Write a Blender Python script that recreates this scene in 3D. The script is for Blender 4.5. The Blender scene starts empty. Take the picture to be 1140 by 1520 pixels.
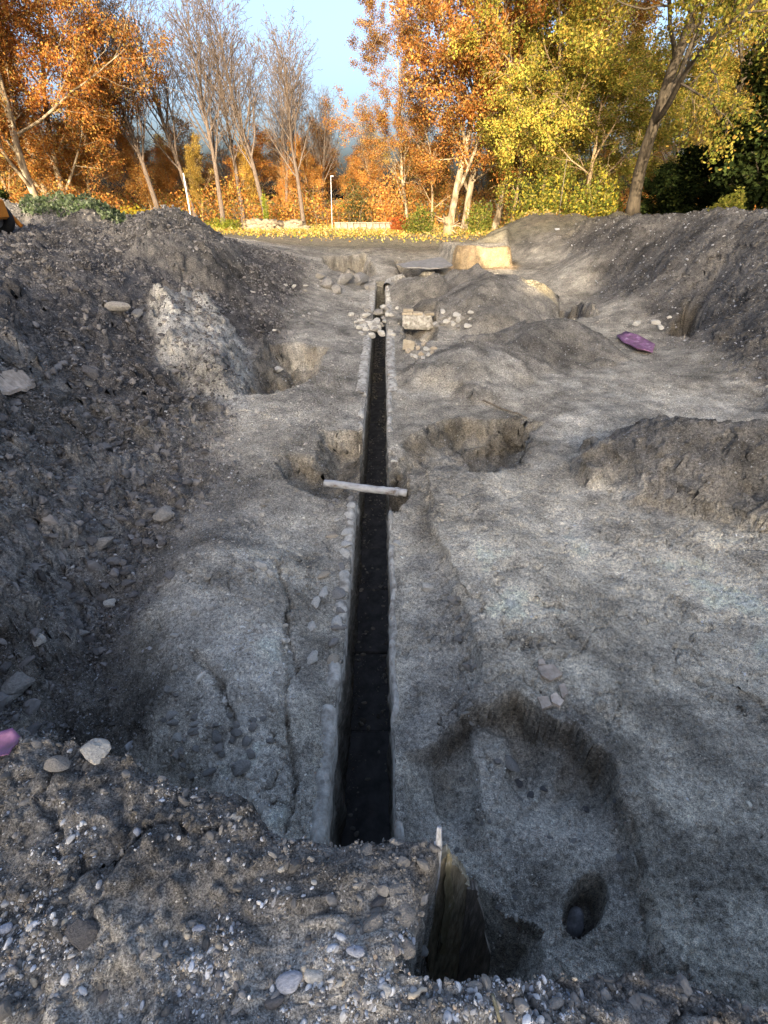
import bpy, math, random
import numpy as np
from mathutils import Vector, Matrix

# ------------------------------------------------------------------ camera, sky, sun, exposure
scene = bpy.context.scene
COL = scene.collection
F_PX, W_PX, H_PX = 720.0, 1140.0, 1520.0
PITCH = math.atan(465 / 720.0)
CAM_Z = 3.2
cam = bpy.data.objects.new('camera', bpy.data.cameras.new('camera'))
COL.objects.link(cam)
cam.location = (0, 0, CAM_Z)
cam.rotation_euler = (math.pi / 2 - PITCH, 0, 0)
cam.data.sensor_fit = 'VERTICAL'
cam.data.sensor_height = 24.0
cam.data.lens = 24.0 * F_PX / H_PX
cam.data.clip_start = 0.02
cam.data.clip_end = 4000
scene.camera = cam

SUN_EL, SUN_AZ = math.radians(9.0), math.radians(5.0)   # light travels to +Y and a little to +X
sun_dir = Vector((math.sin(SUN_AZ) * math.cos(SUN_EL), math.cos(SUN_AZ) * math.cos(SUN_EL), -math.sin(SUN_EL)))
world = bpy.data.worlds.new('World')
scene.world = world
world.use_nodes = True
wn = world.node_tree
for n in list(wn.nodes):
    wn.nodes.remove(n)
sky = wn.nodes.new('ShaderNodeTexSky')
sky.sky_type = 'NISHITA'
sky.sun_disc = False
sky.sun_elevation = SUN_EL
sky.sun_rotation = math.pi + SUN_AZ
sky.air_density = 0.6
sky.dust_density = 8.0
sky.ozone_density = 1.2
bg = wn.nodes.new('ShaderNodeBackground')
bg.inputs['Strength'].default_value = 0.15
wo = wn.nodes.new('ShaderNodeOutputWorld')
wn.links.new(sky.outputs['Color'], bg.inputs['Color'])
wn.links.new(bg.outputs['Background'], wo.inputs['Surface'])

sun = bpy.data.objects.new('sun', bpy.data.lights.new('sun', 'SUN'))
COL.objects.link(sun)
sun.data.energy = 2.6
sun.data.angle = math.radians(0.5)
sun.data.color = (1.0, 0.83, 0.60)
sun.rotation_euler = sun_dir.to_track_quat('-Z', 'Y').to_euler()

vs = scene.view_settings
vs.view_transform = 'Standard'
vs.look = 'None'
vs.gamma = 1
vs.use_curve_mapping = False
vs.exposure = 2.45
scene.cycles.use_denoising = True
scene.cycles.max_bounces = 6
scene.cycles.diffuse_bounces = 3

# ------------------------------------------------------------------ small helpers
RNG = np.random.default_rng(11)
random.seed(5)
SP, CP = math.sin(PITCH), math.cos(PITCH)


def ray(u, v):
    X = (u - 570.0) / F_PX
    Y = (760.0 - v) / F_PX
    return X, CP + Y * SP, -SP + Y * CP


def at(u, v, z):
    X, dy, dz = ray(u, v)
    t = (z - CAM_Z) / dz
    return X * t, dy * t


def at_y(u, v, y):
    X, dy, dz = ray(u, v)
    t = y / dy
    return X * t, y, CAM_Z + dz * t


def sstep(a, b, x):
    t = np.clip((x - a) / (b - a), 0, 1)
    return t * t * (3 - 2 * t)


def hash2(ix, iy, seed):
    h = (ix.astype(np.int64) * 374761393 + iy.astype(np.int64) * 668265263 + seed * 1274126177) & 0xFFFFFFFF
    h = ((h ^ (h >> 13)) * 1274126177) & 0xFFFFFFFF
    h = ((h ^ (h >> 16)) * 2246822519) & 0xFFFFFFFF
    return ((h ^ (h >> 15)) & 0xFFFFFF) / float(0x1000000)


def vnoise(x, y, seed=0):
    ix = np.floor(x); iy = np.floor(y)
    fx = x - ix; fy = y - iy
    fx = fx * fx * fx * (fx * (fx * 6 - 15) + 10)
    fy = fy * fy * fy * (fy * (fy * 6 - 15) + 10)
    ix = ix.astype(np.int64); iy = iy.astype(np.int64)
    a = hash2(ix, iy, seed); b = hash2(ix + 1, iy, seed)
    c = hash2(ix, iy + 1, seed); d = hash2(ix + 1, iy + 1, seed)
    return (a + (b - a) * fx) * (1 - fy) + (c + (d - c) * fx) * fy - 0.5


def fbm(x, y, octaves=4, seed=0, gain=0.5, lac=2.07):
    s = np.zeros_like(x); a = 1.0
    for o in range(octaves):
        s = s + a * vnoise(x, y, seed + o * 17)
        x, y = (0.8 * x - 0.6 * y) * lac + 3.1, (0.6 * x + 0.8 * y) * lac + 7.7
        a *= gain
    return s


def lumps(x, y, cell, seed, keep=0.7):
    """rounded clods: one dome per lattice cell, height in units of the cell"""
    px, py = x / cell, y / cell
    ix = np.floor(px).astype(np.int64); iy = np.floor(py).astype(np.int64)
    best = np.zeros_like(x)
    for dx in (-1, 0, 1):
        for dy in (-1, 0, 1):
            cx = ix + dx; cy = iy + dy
            k = hash2(cx, cy, seed + 3)
            r = 0.22 + 0.42 * hash2(cx, cy, seed + 4)
            qx = px - (cx + 0.15 + 0.7 * hash2(cx, cy, seed + 1))
            qy = py - (cy + 0.15 + 0.7 * hash2(cx, cy, seed + 2))
            an = hash2(cx, cy, seed + 5) * 3.14
            ca, sa = np.cos(an), np.sin(an)
            e = (qx * ca + qy * sa) ** 2 + (1.7 * (qy * ca - qx * sa)) ** 2
            hgt = np.sqrt(np.clip(1 - e / (r * r), 0, 1)) * r * 0.75
            best = np.maximum(best, np.where(k < keep, hgt, 0))
    return best * cell


def poly_sd(x, y, poly):
    """signed distance to a polygon, positive inside"""
    P = np.asarray(poly, float)
    d = np.full(x.shape, 1e9)
    inside = np.zeros(x.shape, bool)
    n = len(P)
    for i in range(n):
        x0, y0 = P[i]; x1, y1 = P[(i + 1) % n]
        ex, ey = x1 - x0, y1 - y0
        wx, wy = x - x0, y - y0
        t = np.clip((wx * ex + wy * ey) / (ex * ex + ey * ey + 1e-12), 0, 1)
        d = np.minimum(d, (wx - ex * t) ** 2 + (wy - ey * t) ** 2)
        c = ((y0 <= y) & (y1 > y)) | ((y1 <= y) & (y0 > y))
        xi = x0 + (y - y0) * ex / (ey if abs(ey) > 1e-12 else 1e-12)
        inside ^= c & (x < xi)
    d = np.sqrt(d)
    return np.where(inside, d, -d)


def seg_d(x, y, a, b):
    ex, ey = b[0] - a[0], b[1] - a[1]
    t = np.clip(((x - a[0]) * ex + (y - a[1]) * ey) / (ex * ex + ey * ey + 1e-12), 0, 1)
    return np.hypot(x - a[0] - ex * t, y - a[1] - ey * t), t


def link(o, parent=None):
    COL.objects.link(o)
    if parent is not None:
        o.parent = parent
    return o


def make_mesh(name, V, F, mat=None, color=None, smooth=True):
    V = np.asarray(V, np.float32)
    F = np.asarray(F, np.int32)
    me = bpy.data.meshes.new(name)
    me.vertices.add(len(V)); me.vertices.foreach_set('co', V.ravel())
    k = F.shape[1]
    me.loops.add(F.size); me.loops.foreach_set('vertex_index', F.ravel())
    me.polygons.add(len(F))
    me.polygons.foreach_set('loop_start', np.arange(0, F.size, k, dtype=np.int32))
    me.polygons.foreach_set('use_smooth', np.full(len(F), smooth))
    if color is not None:
        a = me.attributes.new('col', 'FLOAT_COLOR', 'POINT')
        c = np.ones((len(V), 4), np.float32); c[:, :3] = color
        a.data.foreach_set('color', c.ravel())
    me.update(calc_edges=True)
    if mat is not None:
        me.materials.append(mat)
    return me


def mesh_obj(name, V, F, mat=None, parent=None, color=None, smooth=True):
    return link(bpy.data.objects.new(name, make_mesh(name, V, F, mat, color, smooth)), parent)


def pyd(name, V, F, mat, parent=None, smooth=False):
    me = bpy.data.meshes.new(name)
    me.from_pydata([tuple(map(float, v)) for v in V], [], F)
    me.materials.append(mat)
    if smooth:
        me.shade_smooth()
    return link(bpy.data.objects.new(name, me), parent)


def empty(name, loc, rz=0.0):
    o = bpy.data.objects.new(name, None)
    o.location = loc; o.rotation_euler = (0, 0, rz)
    o.empty_display_size = 0.1
    return link(o)


def tag(o, label=None, cat=None, group=None, kind=None):
    if label: o['label'] = label
    if cat: o['category'] = cat
    if group: o['group'] = group
    if kind: o['kind'] = kind
    return o


# ------------------------------------------------------------------ materials
def new_mat(name, rough=0.9):
    m = bpy.data.materials.new(name)
    m.use_nodes = True
    nt = m.node_tree
    b = nt.nodes['Principled BSDF']
    b.inputs['Roughness'].default_value = rough
    b.inputs['Specular IOR Level'].default_value = 0.25
    return m, nt, b


def nd(nt, t, **kw):
    n = nt.nodes.new(t)
    for k, v in kw.items():
        if k in n.inputs:
            n.inputs[k].default_value = v
        else:
            setattr(n, k, v)
    return n


def ramp(nt, fac, stops):
    r = nt.nodes.new('ShaderNodeValToRGB')
    e = r.color_ramp.elements
    e[0].position, e[0].color = stops[0][0], (*stops[0][1], 1)
    e[1].position, e[1].color = stops[-1][0], (*stops[-1][1], 1)
    for p, c in stops[1:-1]:
        x = e.new(p); x.color = (*c, 1)
    nt.links.new(fac, r.inputs[0])
    return r.outputs[0]


def mul(nt, a, b, fac=1.0, mode='MULTIPLY'):
    m = nt.nodes.new('ShaderNodeMix')
    m.data_type = 'RGBA'; m.blend_type = mode
    if isinstance(fac, float):
        m.inputs[0].default_value = fac
    else:
        nt.links.new(fac, m.inputs[0])
    for i, s in ((6, a), (7, b)):
        if isinstance(s, tuple):
            m.inputs[i].default_value = (*s, 1)
        else:
            nt.links.new(s, m.inputs[i])
    return m.outputs[2]


def bump(nt, bsdf, h, strength, dist):
    b = nt.nodes.new('ShaderNodeBump')
    b.inputs['Strength'].default_value = strength
    b.inputs['Distance'].default_value = dist
    nt.links.new(h, b.inputs['Height'])
    nt.links.new(b.outputs[0], bsdf.inputs['Normal'])


def mat_soil():
    m, nt, b = new_mat('earth', 0.95)
    b.inputs['Specular IOR Level'].default_value = 0.1
    at_ = nd(nt, 'ShaderNodeAttribute', attribute_name='col')
    geo = nd(nt, 'ShaderNodeNewGeometry')
    n1 = nd(nt, 'ShaderNodeTexNoise', Scale=3.2, Detail=8.0, Roughness=0.72)
    n2 = nd(nt, 'ShaderNodeTexNoise', Scale=36.0, Detail=6.0, Roughness=0.75)
    n3 = nd(nt, 'ShaderNodeTexNoise', Scale=170.0, Detail=3.0, Roughness=0.7)
    vo = nd(nt, 'ShaderNodeTexVoronoi', Scale=52.0)
    vo2 = nd(nt, 'ShaderNodeTexVoronoi', Scale=17.0)
    for n in (n1, n2, n3, vo, vo2):
        nt.links.new(geo.outputs['Position'], n.inputs['Vector'])
    c = mul(nt, at_.outputs['Color'], ramp(nt, n1.outputs[0], [(0.36, (0.62, 0.62, 0.625)), (0.5, (1, 1, 1)), (0.66, (1.36, 1.35, 1.32))]))
    c = mul(nt, c, ramp(nt, n2.outputs[0], [(0.36, (0.44, 0.44, 0.445)), (0.5, (1, 1, 1)), (0.65, (1.58, 1.57, 1.54))]))
    c = mul(nt, c, ramp(nt, n3.outputs[0], [(0.38, (0.5, 0.5, 0.5)), (0.62, (1.55, 1.55, 1.55))]))
    # pale crumbs of mortar and stone in the soil
    sp = ramp(nt, vo.outputs['Distance'], [(0.0, (1, 1, 1)), (0.13, (1, 1, 1)), (0.2, (0, 0, 0))])
    pick = nd(nt, 'ShaderNodeSeparateColor')
    nt.links.new(vo.outputs['Color'], pick.inputs[0])
    gt = nd(nt, 'ShaderNodeMath', operation='GREATER_THAN'); gt.inputs[1].default_value = 0.62
    nt.links.new(pick.outputs[0], gt.inputs[0])
    mm = nd(nt, 'ShaderNodeMath', operation='MULTIPLY')
    nt.links.new(sp, mm.inputs[0]); nt.links.new(gt.outputs[0], mm.inputs[1])
    c = mul(nt, c, (0.52, 0.52, 0.51), mm.outputs[0], 'MIX')
    nt.links.new(c, b.inputs['Base Color'])
    ad = nd(nt, 'ShaderNodeMath', operation='MULTIPLY_ADD'); ad.inputs[1].default_value = 0.45
    nt.links.new(n3.outputs[0], ad.inputs[0]); nt.links.new(n2.outputs[0], ad.inputs[2])
    ad2 = nd(nt, 'ShaderNodeMath', operation='MULTIPLY_ADD'); ad2.inputs[1].default_value = -0.5
    nt.links.new(vo2.outputs['Distance'], ad2.inputs[0]); nt.links.new(ad.outputs[0], ad2.inputs[2])
    bump(nt, b, ad2.outputs[0], 0.7, 0.04)
    return m


def mat_attr(name, rough=0.9, scale=30.0, lo=0.7, hi=1.3, bstr=0.5, bdist=0.01, spec=0.2):
    """base colour from the mesh's own colour attribute with grain"""
    m, nt, b = new_mat(name, rough)
    b.inputs['Specular IOR Level'].default_value = spec
    a = nd(nt, 'ShaderNodeAttribute', attribute_name='col')
    tc = nd(nt, 'ShaderNodeTexCoord')
    n = nd(nt, 'ShaderNodeTexNoise', Scale=scale, Detail=6.0, Roughness=0.7)
    nt.links.new(tc.outputs['Object'], n.inputs['Vector'])
    c = mul(nt, a.outputs['Color'], ramp(nt, n.outputs[0], [(0.3, (lo,) * 3), (0.7, (hi,) * 3)]))
    nt.links.new(c, b.inputs['Base Color'])
    bump(nt, b, n.outputs[0], bstr, bdist)
    return m


def mat_noise(name, stops, scale=8.0, rough=0.9, bstr=0.4, bdist=0.01, stretch=(1, 1, 1), spec=0.25, detail=8.0, rnd=0.0):
    m, nt, b = new_mat(name, rough)
    b.inputs['Specular IOR Level'].default_value = spec
    tc = nd(nt, 'ShaderNodeTexCoord')
    mp = nd(nt, 'ShaderNodeMapping'); mp.inputs['Scale'].default_value = stretch
    nt.links.new(tc.outputs['Object'], mp.inputs[0])
    n = nd(nt, 'ShaderNodeTexNoise', Scale=scale, Detail=detail, Roughness=0.65)
    nt.links.new(mp.outputs[0], n.inputs['Vector'])
    c = ramp(nt, n.outputs[0], stops)
    if rnd:
        oi = nd(nt, 'ShaderNodeObjectInfo')
        c = mul(nt, c, ramp(nt, oi.outputs['Random'], [(0, (1 - rnd,) * 3), (1, (1 + rnd,) * 3)]))
    nt.links.new(c, b.inputs['Base Color'])
    bump(nt, b, n.outputs[0], bstr, bdist)
    return m


def mat_leaf(name, trans=0.5):
    m = bpy.data.materials.new(name); m.use_nodes = True
    nt = m.node_tree
    for n in list(nt.nodes):
        nt.nodes.remove(n)
    out = nd(nt, 'ShaderNodeOutputMaterial')
    a = nd(nt, 'ShaderNodeAttribute', attribute_name='col')
    oi = nd(nt, 'ShaderNodeObjectInfo')
    c = mul(nt, a.outputs['Color'], ramp(nt, oi.outputs['Random'], [(0, (0.8, 0.82, 0.85)), (1, (1.18, 1.14, 1.1))]))
    d = nd(nt, 'ShaderNodeBsdfDiffuse'); t = nd(nt, 'ShaderNodeBsdfTranslucent')
    mx = nd(nt, 'ShaderNodeMixShader'); mx.inputs[0].default_value = trans
    nt.links.new(c, d.inputs[0]); nt.links.new(c, t.inputs[0])
    nt.links.new(d.outputs[0], mx.inputs[1]); nt.links.new(t.outputs[0], mx.inputs[2])
    nt.links.new(mx.outputs[0], out.inputs[0])
    return m


M = {}
M['soil'] = mat_soil()
M['gravel'] = mat_attr('gravel_stone', 0.85, 5.0, 0.55, 1.3, 0.5, 0.01, 0.2)
M['crumb'] = mat_attr('earth_crumb', 0.95, 3.0, 0.7, 1.25, 0.3, 0.01, 0.1)
for _n in M['crumb'].node_tree.nodes:
    if _n.type == 'ATTRIBUTE':
        _n.attribute_type = 'INSTANCER'
M['stone'] = mat_attr('rubble_stone', 0.9, 14.0, 0.6, 1.35, 0.7, 0.02, 0.2)
M['leaf'] = mat_leaf('leaf')
M['masonry'] = mat_noise('mortared_masonry', [(0.3, (0.10, 0.09, 0.07)), (0.5, (0.22, 0.205, 0.17)), (0.7, (0.40, 0.38, 0.33))], 9.0, 0.95, 1.0, 0.03, (1, 1, 2.2))
M['slab'] = mat_noise('dark_floor_slab', [(0.36, (0.05, 0.048, 0.046)), (0.64, (0.11, 0.105, 0.10))], 7.0, 0.85, 0.3, 0.006)
M['pipe'] = mat_noise('flaking_pipe_paint', [(0.34, (0.14, 0.11, 0.09)), (0.44, (0.30, 0.305, 0.31)), (0.6, (0.42, 0.43, 0.44)), (0.68, (0.28, 0.24, 0.2))], 9.0, 0.55, 0.4, 0.006, (0.5, 1, 1))
M['board'] = mat_noise('wet_weathered_board', [(0.36, (0.13, 0.115, 0.08)), (0.5, (0.25, 0.22, 0.155)), (0.64, (0.40, 0.36, 0.27))], 9.0, 0.8, 0.8, 0.01, (6, 6, 0.6), rnd=0.25)
M['board_dark'] = mat_noise('dark_wet_board', [(0.36, (0.10, 0.09, 0.075)), (0.55, (0.19, 0.17, 0.145)), (0.66, (0.30, 0.28, 0.25))], 9.0, 0.85, 0.8, 0.01, (6, 6, 0.6))
M['board_pale'] = mat_noise('pale_splinter', [(0.3, (0.14, 0.125, 0.07)), (0.6, (0.28, 0.25, 0.16)), (0.75, (0.6, 0.6, 0.6))], 12.0, 0.8, 0.6, 0.008, (5, 5, 0.7))
M['white_stick'] = mat_noise('whitewashed_stake', [(0.36, (0.26, 0.265, 0.27)), (0.64, (0.55, 0.56, 0.57))], 24.0, 0.8, 0.4, 0.005, (3, 3, 1))
M['sheet'] = mat_noise('weathered_cover_board', [(0.3, (0.18, 0.17, 0.16)), (0.7, (0.36, 0.35, 0.33))], 5.0, 0.85, 0.4, 0.01)
M['purple'] = mat_noise('purple_plastic', [(0.36, (0.12, 0.07, 0.10)), (0.5, (0.20, 0.09, 0.18)), (0.6, (0.30, 0.15, 0.27)), (0.68, (0.48, 0.42, 0.44))], 7.0, 0.55, 0.2, 0.004, spec=0.4)
M['tile'] = mat_noise('fired_clay_tile', [(0.36, (0.30, 0.25, 0.20)), (0.64, (0.54, 0.46, 0.38))], 16.0, 0.9, 0.4, 0.004, rnd=0.25)
M['brick'] = mat_noise('pale_roman_brick', [(0.3, (0.26, 0.21, 0.15)), (0.7, (0.50, 0.44, 0.33))], 12.0, 0.9, 0.5, 0.01, rnd=0.25)
M['mortar'] = mat_noise('rough_mortar', [(0.36, (0.20, 0.18, 0.15)), (0.64, (0.60, 0.57, 0.50))], 10.0, 0.95, 1.0, 0.03)
M['bark_plane'] = mat_noise('plane_bark', [(0.38, (0.10, 0.075, 0.045)), (0.5, (0.22, 0.17, 0.11)), (0.62, (0.38, 0.32, 0.22))], 2.0, 0.9, 0.4, 0.02, (1.5, 1.5, 0.6))
M['bark_brown'] = mat_noise('brown_bark', [(0.3, (0.15, 0.10, 0.055)), (0.7, (0.34, 0.25, 0.15))], 4.0, 0.95, 0.6, 0.03, (2, 2, 0.5))
M['bark_twig'] = mat_noise('grey_twig_bark', [(0.36, (0.075, 0.058, 0.046)), (0.64, (0.15, 0.115, 0.09))], 4.0, 0.95, 0.4, 0.02, (2, 2, 0.5))
M['bark_dark'] = mat_noise('dark_bark', [(0.3, (0.035, 0.028, 0.02)), (0.7, (0.10, 0.08, 0.055))], 4.0, 0.95, 0.7, 0.03, (2, 2, 0.5))
M['metal_pole'] = mat_noise('galvanised_pole', [(0.3, (0.5, 0.5, 0.5)), (0.7, (0.7, 0.7, 0.7))], 5.0, 0.5, 0.1, 0.002)
M['white_wall'] = mat_noise('limewashed_wall', [(0.36, (0.14, 0.125, 0.10)), (0.64, (0.27, 0.24, 0.19))], 5.0, 0.9, 0.3, 0.01)
M['rubber'] = mat_noise('tyre_rubber', [(0.3, (0.012, 0.012, 0.012)), (0.7, (0.03, 0.03, 0.03))], 20.0, 0.8, 0.3, 0.01)
M['orange'] = mat_noise('orange_machine_paint', [(0.3, (0.40, 0.14, 0.02)), (0.7, (0.58, 0.22, 0.03))], 6.0, 0.5, 0.1, 0.003)
M['steel'] = mat_noise('grey_wheel_rim', [(0.3, (0.35, 0.36, 0.38)), (0.7, (0.55, 0.56, 0.58))], 8.0, 0.5, 0.1, 0.003)
M['plaster'] = mat_noise('facade_plaster', [(0.3, (0.35, 0.33, 0.30)), (0.7, (0.45, 0.43, 0.40))], 1.0, 0.9, 0.2, 0.01)
M['glass'] = mat_noise('window_glass', [(0.3, (0.03, 0.035, 0.04)), (0.7, (0.05, 0.055, 0.06))], 1.0, 0.15, 0.0, 0.001)
M['stick'] = mat_noise('dry_stick', [(0.3, (0.10, 0.08, 0.06)), (0.7, (0.24, 0.20, 0.15))], 20.0, 0.9, 0.4, 0.004)
M['bone'] = mat_noise('pale_dry_stick', [(0.3, (0.42, 0.36, 0.27)), (0.7, (0.66, 0.60, 0.50))], 14.0, 0.8, 0.3, 0.003)

# ------------------------------------------------------------------ terrain: one height function in metres
XL, XR, XC = -0.355, 0.065, -0.145          # channel edges
CH_Y0, CH_Y1 = 0.80, 24.0                   # opening of the channel along y
FLOOR_Z = -1.42

CP_UV = [  # (photo column, row, height): where the ground was read off the photograph
    (620, 1200, 0), (800, 1000, .05), (1000, 1000, .08), (1130, 1000, .10), (640, 800, 0), (900, 800, .03), (1120, 850, .1),
    (620, 600, 0), (800, 600, 0), (1000, 600, 0), (1130, 650, .05), (1130, 1350, .12), (900, 1250, .05),
    (600, 500, 0), (700, 500, 0), (850, 530, 0), (950, 540, 0), (610, 430, .05), (640, 405, .15), (700, 430, .1), (860, 470, 0), (880, 432, 0.05),
    (960, 490, .05), (1010, 520, 0), (1140, 592, 0), (1140, 470, .9), (1140, 345, 2.4), (1060, 340, 2.4), (1000, 328, 2.45), (950, 329, 2.4),
    (900, 322, 2.4), (1050, 430, .9), (950, 420, .8), (880, 380, 1.2), (830, 390, .6), (800, 352, 1.4),
    (500, 450, .05), (500, 600, .03), (430, 600, .15), (430, 520, .15), (460, 480, .2), (380, 680, .15), (300, 800, .2), (450, 800, .02), (450, 1000, 0),
    (450, 1150, -.02), (400, 1000, .08), (300, 930, .10), (300, 1050, 0), (200, 960, .02), (0, 980, .3), (60, 1000, 0), (120, 1040, -.12), (180, 1090, -.25),
    (0, 900, .7), (0, 750, .9), (0, 600, 1.2), (0, 520, 1.5), (0, 450, 1.8), (0, 390, 2.1), (100, 600, .7), (100, 500, 1.2), (100, 400, 1.95),
    (200, 600, .4), (200, 500, .85), (200, 420, 1.5), (300, 600, .2), (300, 500, .5), (300, 420, 1.2), (300, 370, 1.8), (400, 500, .2), (400, 420, .7),
    (400, 375, 1.3), (100, 700, .5), (100, 800, .4), (100, 900, .1), (200, 700, .2), (200, 800, .1), (250, 880, .1), (340, 700, .15), (340, 640, .15),
    (0, 372, 2.2), (100, 350, 2.2), (200, 349, 2.2), (550, 420, .05),
]
CP_W = [(-14, 25, 2.1), (-20, 20, 2.3), (-20, 10, 2.4), (-12, 8, 2.4), (-8, 4, 2.2), (0, 31, 1.0), (5, 34, 1), (-5, 30, 1.05), (-10, 34, 1.4), (-12, 45, 1.1),
        (0, 45, .95), (10, 45, 1.0), (20, 45, 1.2), (0, 60, .9), (-30, 60, 1.0), (30, 60, 1.0), (-25, 45, 1.2), (30, 40, 1.3), (16, 20, 1.8), (16, 30, 1.6),
        (20, 12, 2.0), (14, 7, 2.2), (10, 3, 1.5), (6, 2, .5), (0, 75, .9), (-20, 75, 1), (20, 75, 1), (-1, 26, .25), (2, 25, .3), (3, 1.0, .15), (-4, 1.5, 1.0)]


def _warp(x, y):
    return x / (y + 2.0) * 2.2, np.log(y + 2.0) * 1.6


def _fit():
    P = [(*at(u, v, z), z) for u, v, z in CP_UV] + CP_W
    P = np.array(P, float)
    a, b = _warp(P[:, 0], P[:, 1])
    n = len(P)
    r2 = (a[:, None] - a) ** 2 + (b[:, None] - b) ** 2
    K = r2 * np.log(r2 + 1e-9) * 0.5 + np.eye(n) * 0.004
    Q = np.column_stack([np.ones(n), a, b])
    A = np.block([[K, Q], [Q.T, np.zeros((3, 3))]])
    w = np.linalg.solve(A, np.concatenate([P[:, 2], np.zeros(3)]))
    return a, b, w


TA, TB, TW = _fit()


def base_h(x, y):
    xx = np.clip(x, -1.35 * (np.maximum(y, 0) + 2.5), 1.35 * (np.maximum(y, 0) + 2.5))
    yy = np.clip(y, 0.3, 78)
    xx = np.clip(xx, -34, 34)
    a, b = _warp(xx, yy)
    out = TW[-3] + TW[-2] * a + TW[-1] * b
    for i in range(len(TA)):
        r2 = (a - TA[i]) ** 2 + (b - TB[i]) ** 2
        out = out + TW[i] * 0.5 * r2 * np.log(r2 + 1e-9)
    return np.clip(out, -0.7, 2.7)


def W(pts, z=0.0):
    return [at(u, v, z) for u, v in pts]


PITS = [  # polygon, depth, wall width, ragged
    (W([(588, 690), (600, 655), (632, 634), (662, 622), (700, 619), (760, 619), (808, 625), (792, 655), (772, 690), (735, 713), (700, 708), (650, 704), (600, 704)]), .30, .16, .08),
    (W([(668, 626), (692, 624), (694, 640), (760, 622), (803, 630), (778, 682), (738, 708), (704, 694), (690, 655), (668, 640)]), .22, .16, .06),
    (W([(395, 512), (440, 507), (487, 512), (474, 543), (445, 566), (405, 585), (366, 580), (372, 545)], .15), .60, .5, .16),
    (W([(418, 700), (430, 686), (470, 688), (482, 650), (542, 642), (542, 746), (520, 745), (470, 737), (432, 727)]), .36, .2, .10),
    (W([(576, 650), (596, 690), (613, 712), (606, 742), (590, 752), (576, 752)]), .42, .16, .08),
    (W([(815, 448), (840, 445), (888, 466), (880, 473), (835, 470)]), .75, .14, .15),
    ([at(985, 497, 0), at(1008, 474, .1), at(1040, 458, .5), at(1062, 453, .75), at(1050, 476, .5), at(1022, 506, .1)], .75, .15, .10),
    (W([(600, 1120), (680, 1070), (720, 1072), (760, 1058), (850, 1096), (905, 1160), (932, 1280), (975, 1425), (985, 1620), (600, 1620)]), .27, .05, .07),
    (W([(856 + 34 * math.cos(a_ * .4488) - 12 * math.sin(a_ * .4488), 1366 + 44 * math.sin(a_ * .4488)) for a_ in range(14)], -.3), .32, .05, .008),
    (W([(700, 1330), (745, 1385), (790, 1400), (790, 1640), (600, 1640), (600, 1330)], -.3), .42, .14, .05),
    (W([(478, 402), (545, 396), (560, 410), (540, 414), (490, 412)], .1), .9, .25, .2),
    (W([(594, 470), (648, 470), (648, 506), (598, 506)]), .40, .15, .08),
    (W([(585, 393), (640, 395), (660, 402), (600, 410)], .3), .55, .4, .2),
]


def pit_sd_all(i, x, y):
    P = np.array(PITS[i][0])
    out = np.full(x.shape, -1.0)
    sel = (x > P[:, 0].min() - .5) & (x < P[:, 0].max() + .5) & (y > P[:, 1].min() - .5) & (y < P[:, 1].max() + .5)
    if sel.any():
        out[sel] = pit_sd(i, x[sel], y[sel])
    return out


def pit_sd(i, xs, ys):
    """ragged outline of one dug hollow, positive inside"""
    poly, dep, wal, rag = PITS[i]
    f = 1.6 / max(wal, .08)
    wp = min(1.0, rag / .07)
    return poly_sd(xs + wp * .09 * fbm(xs * 3, ys * 3, 3, 36, .4) + wp * .02 * fbm(xs * 14, ys * 14, 2, 34), ys + wp * .11 * fbm(xs * 3, ys * 3, 3, 37, .4) + wp * .02 * fbm(xs * 14, ys * 14, 2, 35), poly) \
        + rag * 1.3 * fbm(xs * f * .16, ys * f * .16, 3, 31 + i)


MOUNDS = [  # centre line a->b, radius, height, sharpness, name, label
    (at(995, 646, .6), at(1120, 690, .4), 1.0, .95, 1.0, 'dark domed earth mound on the pale dig floor at the right edge'),
    (at(725, 517, .42), at(690, 540, .3), 1.45, .62, 1.2, 'low grey earth mound on the dig floor just right of the channel'),
    (at(835, 482, .5), at(800, 492, .45), 1.7, .72, 1.2, 'broad low earth mound between the purple sheet and the brick pier'),
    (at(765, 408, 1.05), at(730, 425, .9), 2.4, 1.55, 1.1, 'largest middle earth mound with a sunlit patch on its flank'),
    (at(700, 396, 1.1), at(690, 402, .9), 1.5, 1.05, 1.2, 'small rounded earth mound behind the brick pier below the sunlit block'),
    (at(612, 413, .6), at(625, 425, .4), 1.4, .8, 1.2, 'dark rounded earth mound beside the far channel bend'),
    (at(790, 331, 1.95), at(782, 335, 1.9), 3.6, 1.15, 1.0, 'pointed grey earth mound in front of the yellow green trees'),
    (at(243, 316, 2.8), at(262, 326, 2.7), 2.0, .85, 1.1, 'tall dark peak of spoil in front of the bare trees'),
    (at(310, 340, 2.35), at(335, 350, 2.2), 1.8, .5, 1.2, 'lower hump of spoil right of the tall dark peak'),
    ((-16.5, 24.5), (-12.4, 24.0), 2.4, 1.15, 1.4, 'dark bank of earth half covered by grey green creeper'),
]
BAULK_PX = [(-700, 1010), (-100, 1052), (0, 1065), (130, 1092), (185, 1113), (260, 1150), (350, 1162), (405, 1215), (480, 1238), (600, 1238), (652, 1243)]
BAULK = [at(u, v, 1.62) for u, v in BAULK_PX]
BAULK += [at(640, 1320, 1.6), at(611, 1432, 1.6), at(640, 1446, 1.58), at(740, 1442, 1.56), at(900, 1442, 1.5), at(1000, 1450, 1.5), at(1140, 1490, 1.5), (3, .25), (9, .2),
          (9, -90), (-12, -90), (-12, 1.2)]


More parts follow.
